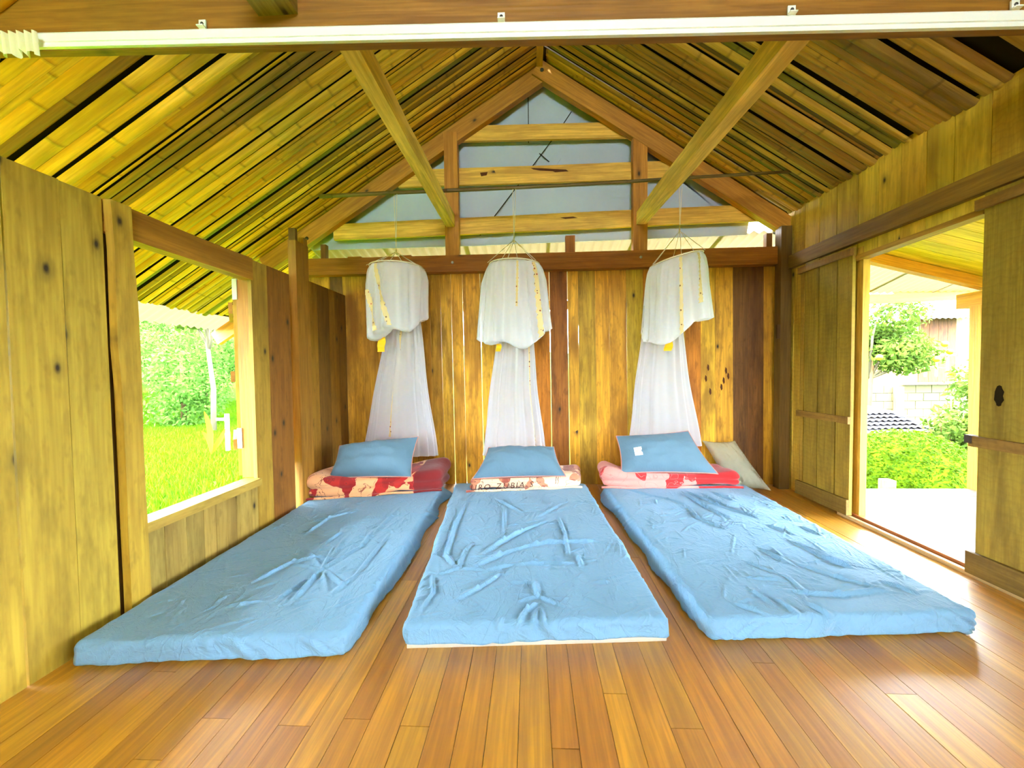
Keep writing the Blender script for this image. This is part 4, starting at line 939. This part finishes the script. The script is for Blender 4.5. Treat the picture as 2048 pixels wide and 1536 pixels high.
board('upright', (-7.12, 9.0, -.72), (-7.12, 9.0, .14), .07, .06, (0, -1, 0), M_PVC, wp); board('crossbar', (-7.34, 8.96, .02), (-7.04, 8.96, .02), .06, .03, (0, -1, 0), M_PVC, wp)
# clipped lime shrub past the deck
sb = tag(empty('lime_shrub', (5.15, 5.7, -.72)), 'dense rounded lime-green shrub past the edge of the deck', 'shrub')
V, F = leaves(26000, (5.12, 5.75, -.75), (.98, .85, .95), .024, 160, .90, .5, .45); m = V.reshape(-1, 4, 3)[:, 0, 2] > -.72
V = V.reshape(-1, 4, 3)[m].reshape(-1, 3); F = np.arange(len(V)).reshape(-1, 4); part('foliage', fastmesh('foliage', V, F, M_LIME), sb)
sv, sf = [], []
for i in range(13):
    ph_ = math.pi/2*i/12
    for k in range(24): a = 2*math.pi*k/24; sv.append((5.12+.90*math.cos(ph_)*math.cos(a), 5.75+.78*math.cos(ph_)*math.sin(a), -.75+.88*math.sin(ph_)))
for i in range(12):
    for k in range(24): sf.append((i*24+k, i*24+(k+1) % 24, (i+1)*24+(k+1) % 24, (i+1)*24+k))
add('inner_foliage', sv, sf, plain('shrub_core', S(95, 125, 15), .9, .05, .5, 20, .8), sb, smooth=True)
for k in range(4): tube('stem', [(5.05+.06*k, 5.7, -.72), (4.9+.15*k, 5.6+.08*k, .02)], .02, M_BARK, sb, 6, r1=.008)
# fruit tree left in the doorway
ft = tag(empty('fruit_tree', (7.5, 9.2, -.72)), 'leafy tree with yellow fruit over the yard wall outside the doorway', 'tree')
tube('trunk', [(7.4, 9.2, -.75), (7.45, 9.2, .3), (7.5, 9.2, 1.2)], .07, M_BARK, ft, 8, r1=.05)
for q in ((6.9, 9.1, 1.9), (8.2, 9.2, 1.8), (7.5, 9.0, 2.3), (8.4, 9.1, 1.15), (8.9, 9.0, 1.0)): tube('branch', [(7.45, 9.2, .8), ((7.45+q[0])/2, 9.15, (.9+q[2])/2+.15), q], .035, M_PALEBARK, ft, 6, r1=.01)
V, F = leaves(8500, (7.55, 9.1, 1.70), (1.35, .9, .85), .055, 170, .35, .3, .45, 9); part('crown', fastmesh('crown', V, F, M_LEAF2), ft)
M_FRUIT = plain('fruit', S(240, 180, 10), .5)
for k, q in enumerate(((7.0, 8.4, 1.25), (8.1, 8.4, 1.2), (8.55, 8.6, 1.35), (8.5, 8.5, .92), (8.3, 8.45, 1.5))):
    vv, ff = [], []
    for i in range(7):
        for j in range(8): a = math.pi*i/6; b_ = 2*math.pi*j/8; vv.append((q[0]+.06*math.sin(a)*math.cos(b_), q[1]+.06*math.sin(a)*math.sin(b_), q[2]+.06*math.cos(a)))
    for i in range(6):
        for j in range(8): ff.append((i*8+j, i*8+(j+1) % 8, (i+1)*8+(j+1) % 8, (i+1)*8+j))
    add('fruit', vv, ff, M_FRUIT, ft, smooth=True)
# leafy bush right in the doorway
bu = tag(empty('leafy_bush', (6.9, 6.9, -.72)), 'loose leafy bush in front of the verandah post', 'bush')
for k in range(6): tube('stem', [(6.8+.05*k, 6.9, -.72), (6.4+.2*k, 6.8, .3+.12*(k % 3))], .015, M_BARK, bu, 6, r1=.006)
V, F = leaves(3800, (6.95, 6.85, .30), (.62, .5, .85), .05, 180, .25, .3, .38, 8); part('foliage', fastmesh('foliage', V, F, M_LEAF2), bu)

# ------------------------------------------------------------------ yard: block wall, sheet pile, neighbour house
bw = tag(empty('block_wall', (9.7, 11.05, -.72)), 'pale concrete block wall across the yard outside the doorway', 'wall')
add('mortar_bed', [(7.9, 11.02, -.75), (11.6, 11.02, -.75), (11.6, 11.14, -.75), (7.9, 11.14, -.75), (7.9, 11.02, .56), (11.6, 11.02, .56), (11.6, 11.14, .56), (7.9, 11.14, .56)], [tuple(reversed(f)) for f in BOXF], M_MORTAR, bw)
for r_ in range(6):
    xx = 7.9-(.2 if r_ % 2 else 0)
    while xx < 11.5:
        a, b_ = max(xx, 7.9), min(xx+.4, 11.6); z = -.70+r_*.212
        if b_-a > .1: board('block', (a+.006, 11.05+random.uniform(-.004, .004), z+.1), (b_-.006, 11.05, z+.1), .198, .10, (0, -1, 0), M_BLOCK, bw, vary(S(84, 80, 56), .10))
        xx += .4
board('wall_post', (9.62, 10.92, -.75), (9.60, 10.92, .52), .17, .12, (0, -1, 0), M_BEAM, bw, S(206, 150, 84))
board('coping_sheet', (9.75, 10.98, .60), (11.3, 10.98, .61), .30, .03, (0, 0, 1), M_WHITETIN, bw)
for k in range(6):
    g = random.uniform
    X0, Y0 = 5.45+.07*k, 7.75+.10*k; o = corr(X0, X0+1.7-.12*k, Y0-.45, Y0+.5, -.10+.055*k, .02+.05*k, .11, .012, M_WHITETIN, None, 'roofing_sheet', slope=.02)
    tag(o, 'weathered white roofing sheet, %s in the pile beside the lime shrub' % ('lowest', 'second from the bottom', 'third from the bottom', 'third from the top', 'second from the top', 'topmost')[k], 'roofing sheet', 'roofing sheets piled in the yard')
tr_ = tag(empty('trestle', (5.9, 7.5, -.72)), 'low timber trestle carrying the pile of roofing sheets', 'trestle')
for X in (5.55, 6.9): board('leg', (X, 7.5, -.74), (X, 7.5, -.17), .09, .09, (0, -1, 0), M_BEAM, tr_, S(190, 130, 70)); board('leg', (X, 8.2, -.74), (X, 8.2, -.10), .09, .09, (0, -1, 0), M_BEAM, tr_, S(190, 130, 70))
board('crosspiece', (5.4, 7.45, -.17), (7.1, 7.45, -.15), .09, .07, (0, -1, 0), M_BEAM, tr_, S(214, 150, 80))
v_, f_ = softbox([(5.2, 7.1), (5.9, 7.1), (5.9, 7.35), (5.2, 7.35)], -.72, .40, .05, 14, 6, 8, lambda X, Y, Z, N, u, v, w_: .03*np.sin(X*21+Z*9))
tag(add('blue_tarp', v_, f_, plain('tarp_blue', S(60, 120, 190), .5), smooth=True), 'crumpled blue tarpaulin heaped beside the lime shrub', 'tarpaulin')
hs = tag(empty('neighbour_house', (14.5, 15, -.72)), 'brown timber neighbour house with a pale metal roof', 'house')
X = 13.5
while X < 18.5:
    board('wall_board', (X+.15, 14.6, -.72), (X+.15, 14.6, 2.75), .29, .04, (0, -1, 0), M_WALL, hs, vary(S(120, 74, 30), .12)); X += .30
add('wall_core', [(13.5, 14.64, -.72), (18.4, 14.64, -.72), (18.4, 19, -.72), (13.5, 19, -.72), (13.5, 14.64, 2.7), (18.4, 14.64, 2.7), (18.4, 19, 2.7), (13.5, 19, 2.7)], [tuple(reversed(f)) for f in BOXF], M_BEAM, hs, color=S(130, 96, 50))
for k in range(6): corr(12.4+1.05*k, 12.4+1.05*k+1.08, 13.7, 17.2, 2.60, 4.0, .18, .02, M_WHITETIN, hs, 'roof_sheet')
board('house_post', (14.2, 13.9, -.72), (14.2, 13.9, 2.62), .20, .20, (0, -1, 0), M_BEAM, hs, S(200, 205, 110))
for X in (13.1, 13.45, 13.8): board('railing_bar', (X, 13.95, .7), (X, 13.95, 1.4), .06, .05, (0, -1, 0), M_BEAM, hs, S(190, 130, 50))
board('railing', (12.9, 13.95, 1.42), (16.5, 13.95, 1.42), .08, .06, (0, -1, 0), M_BEAM, hs, S(200, 140, 60))
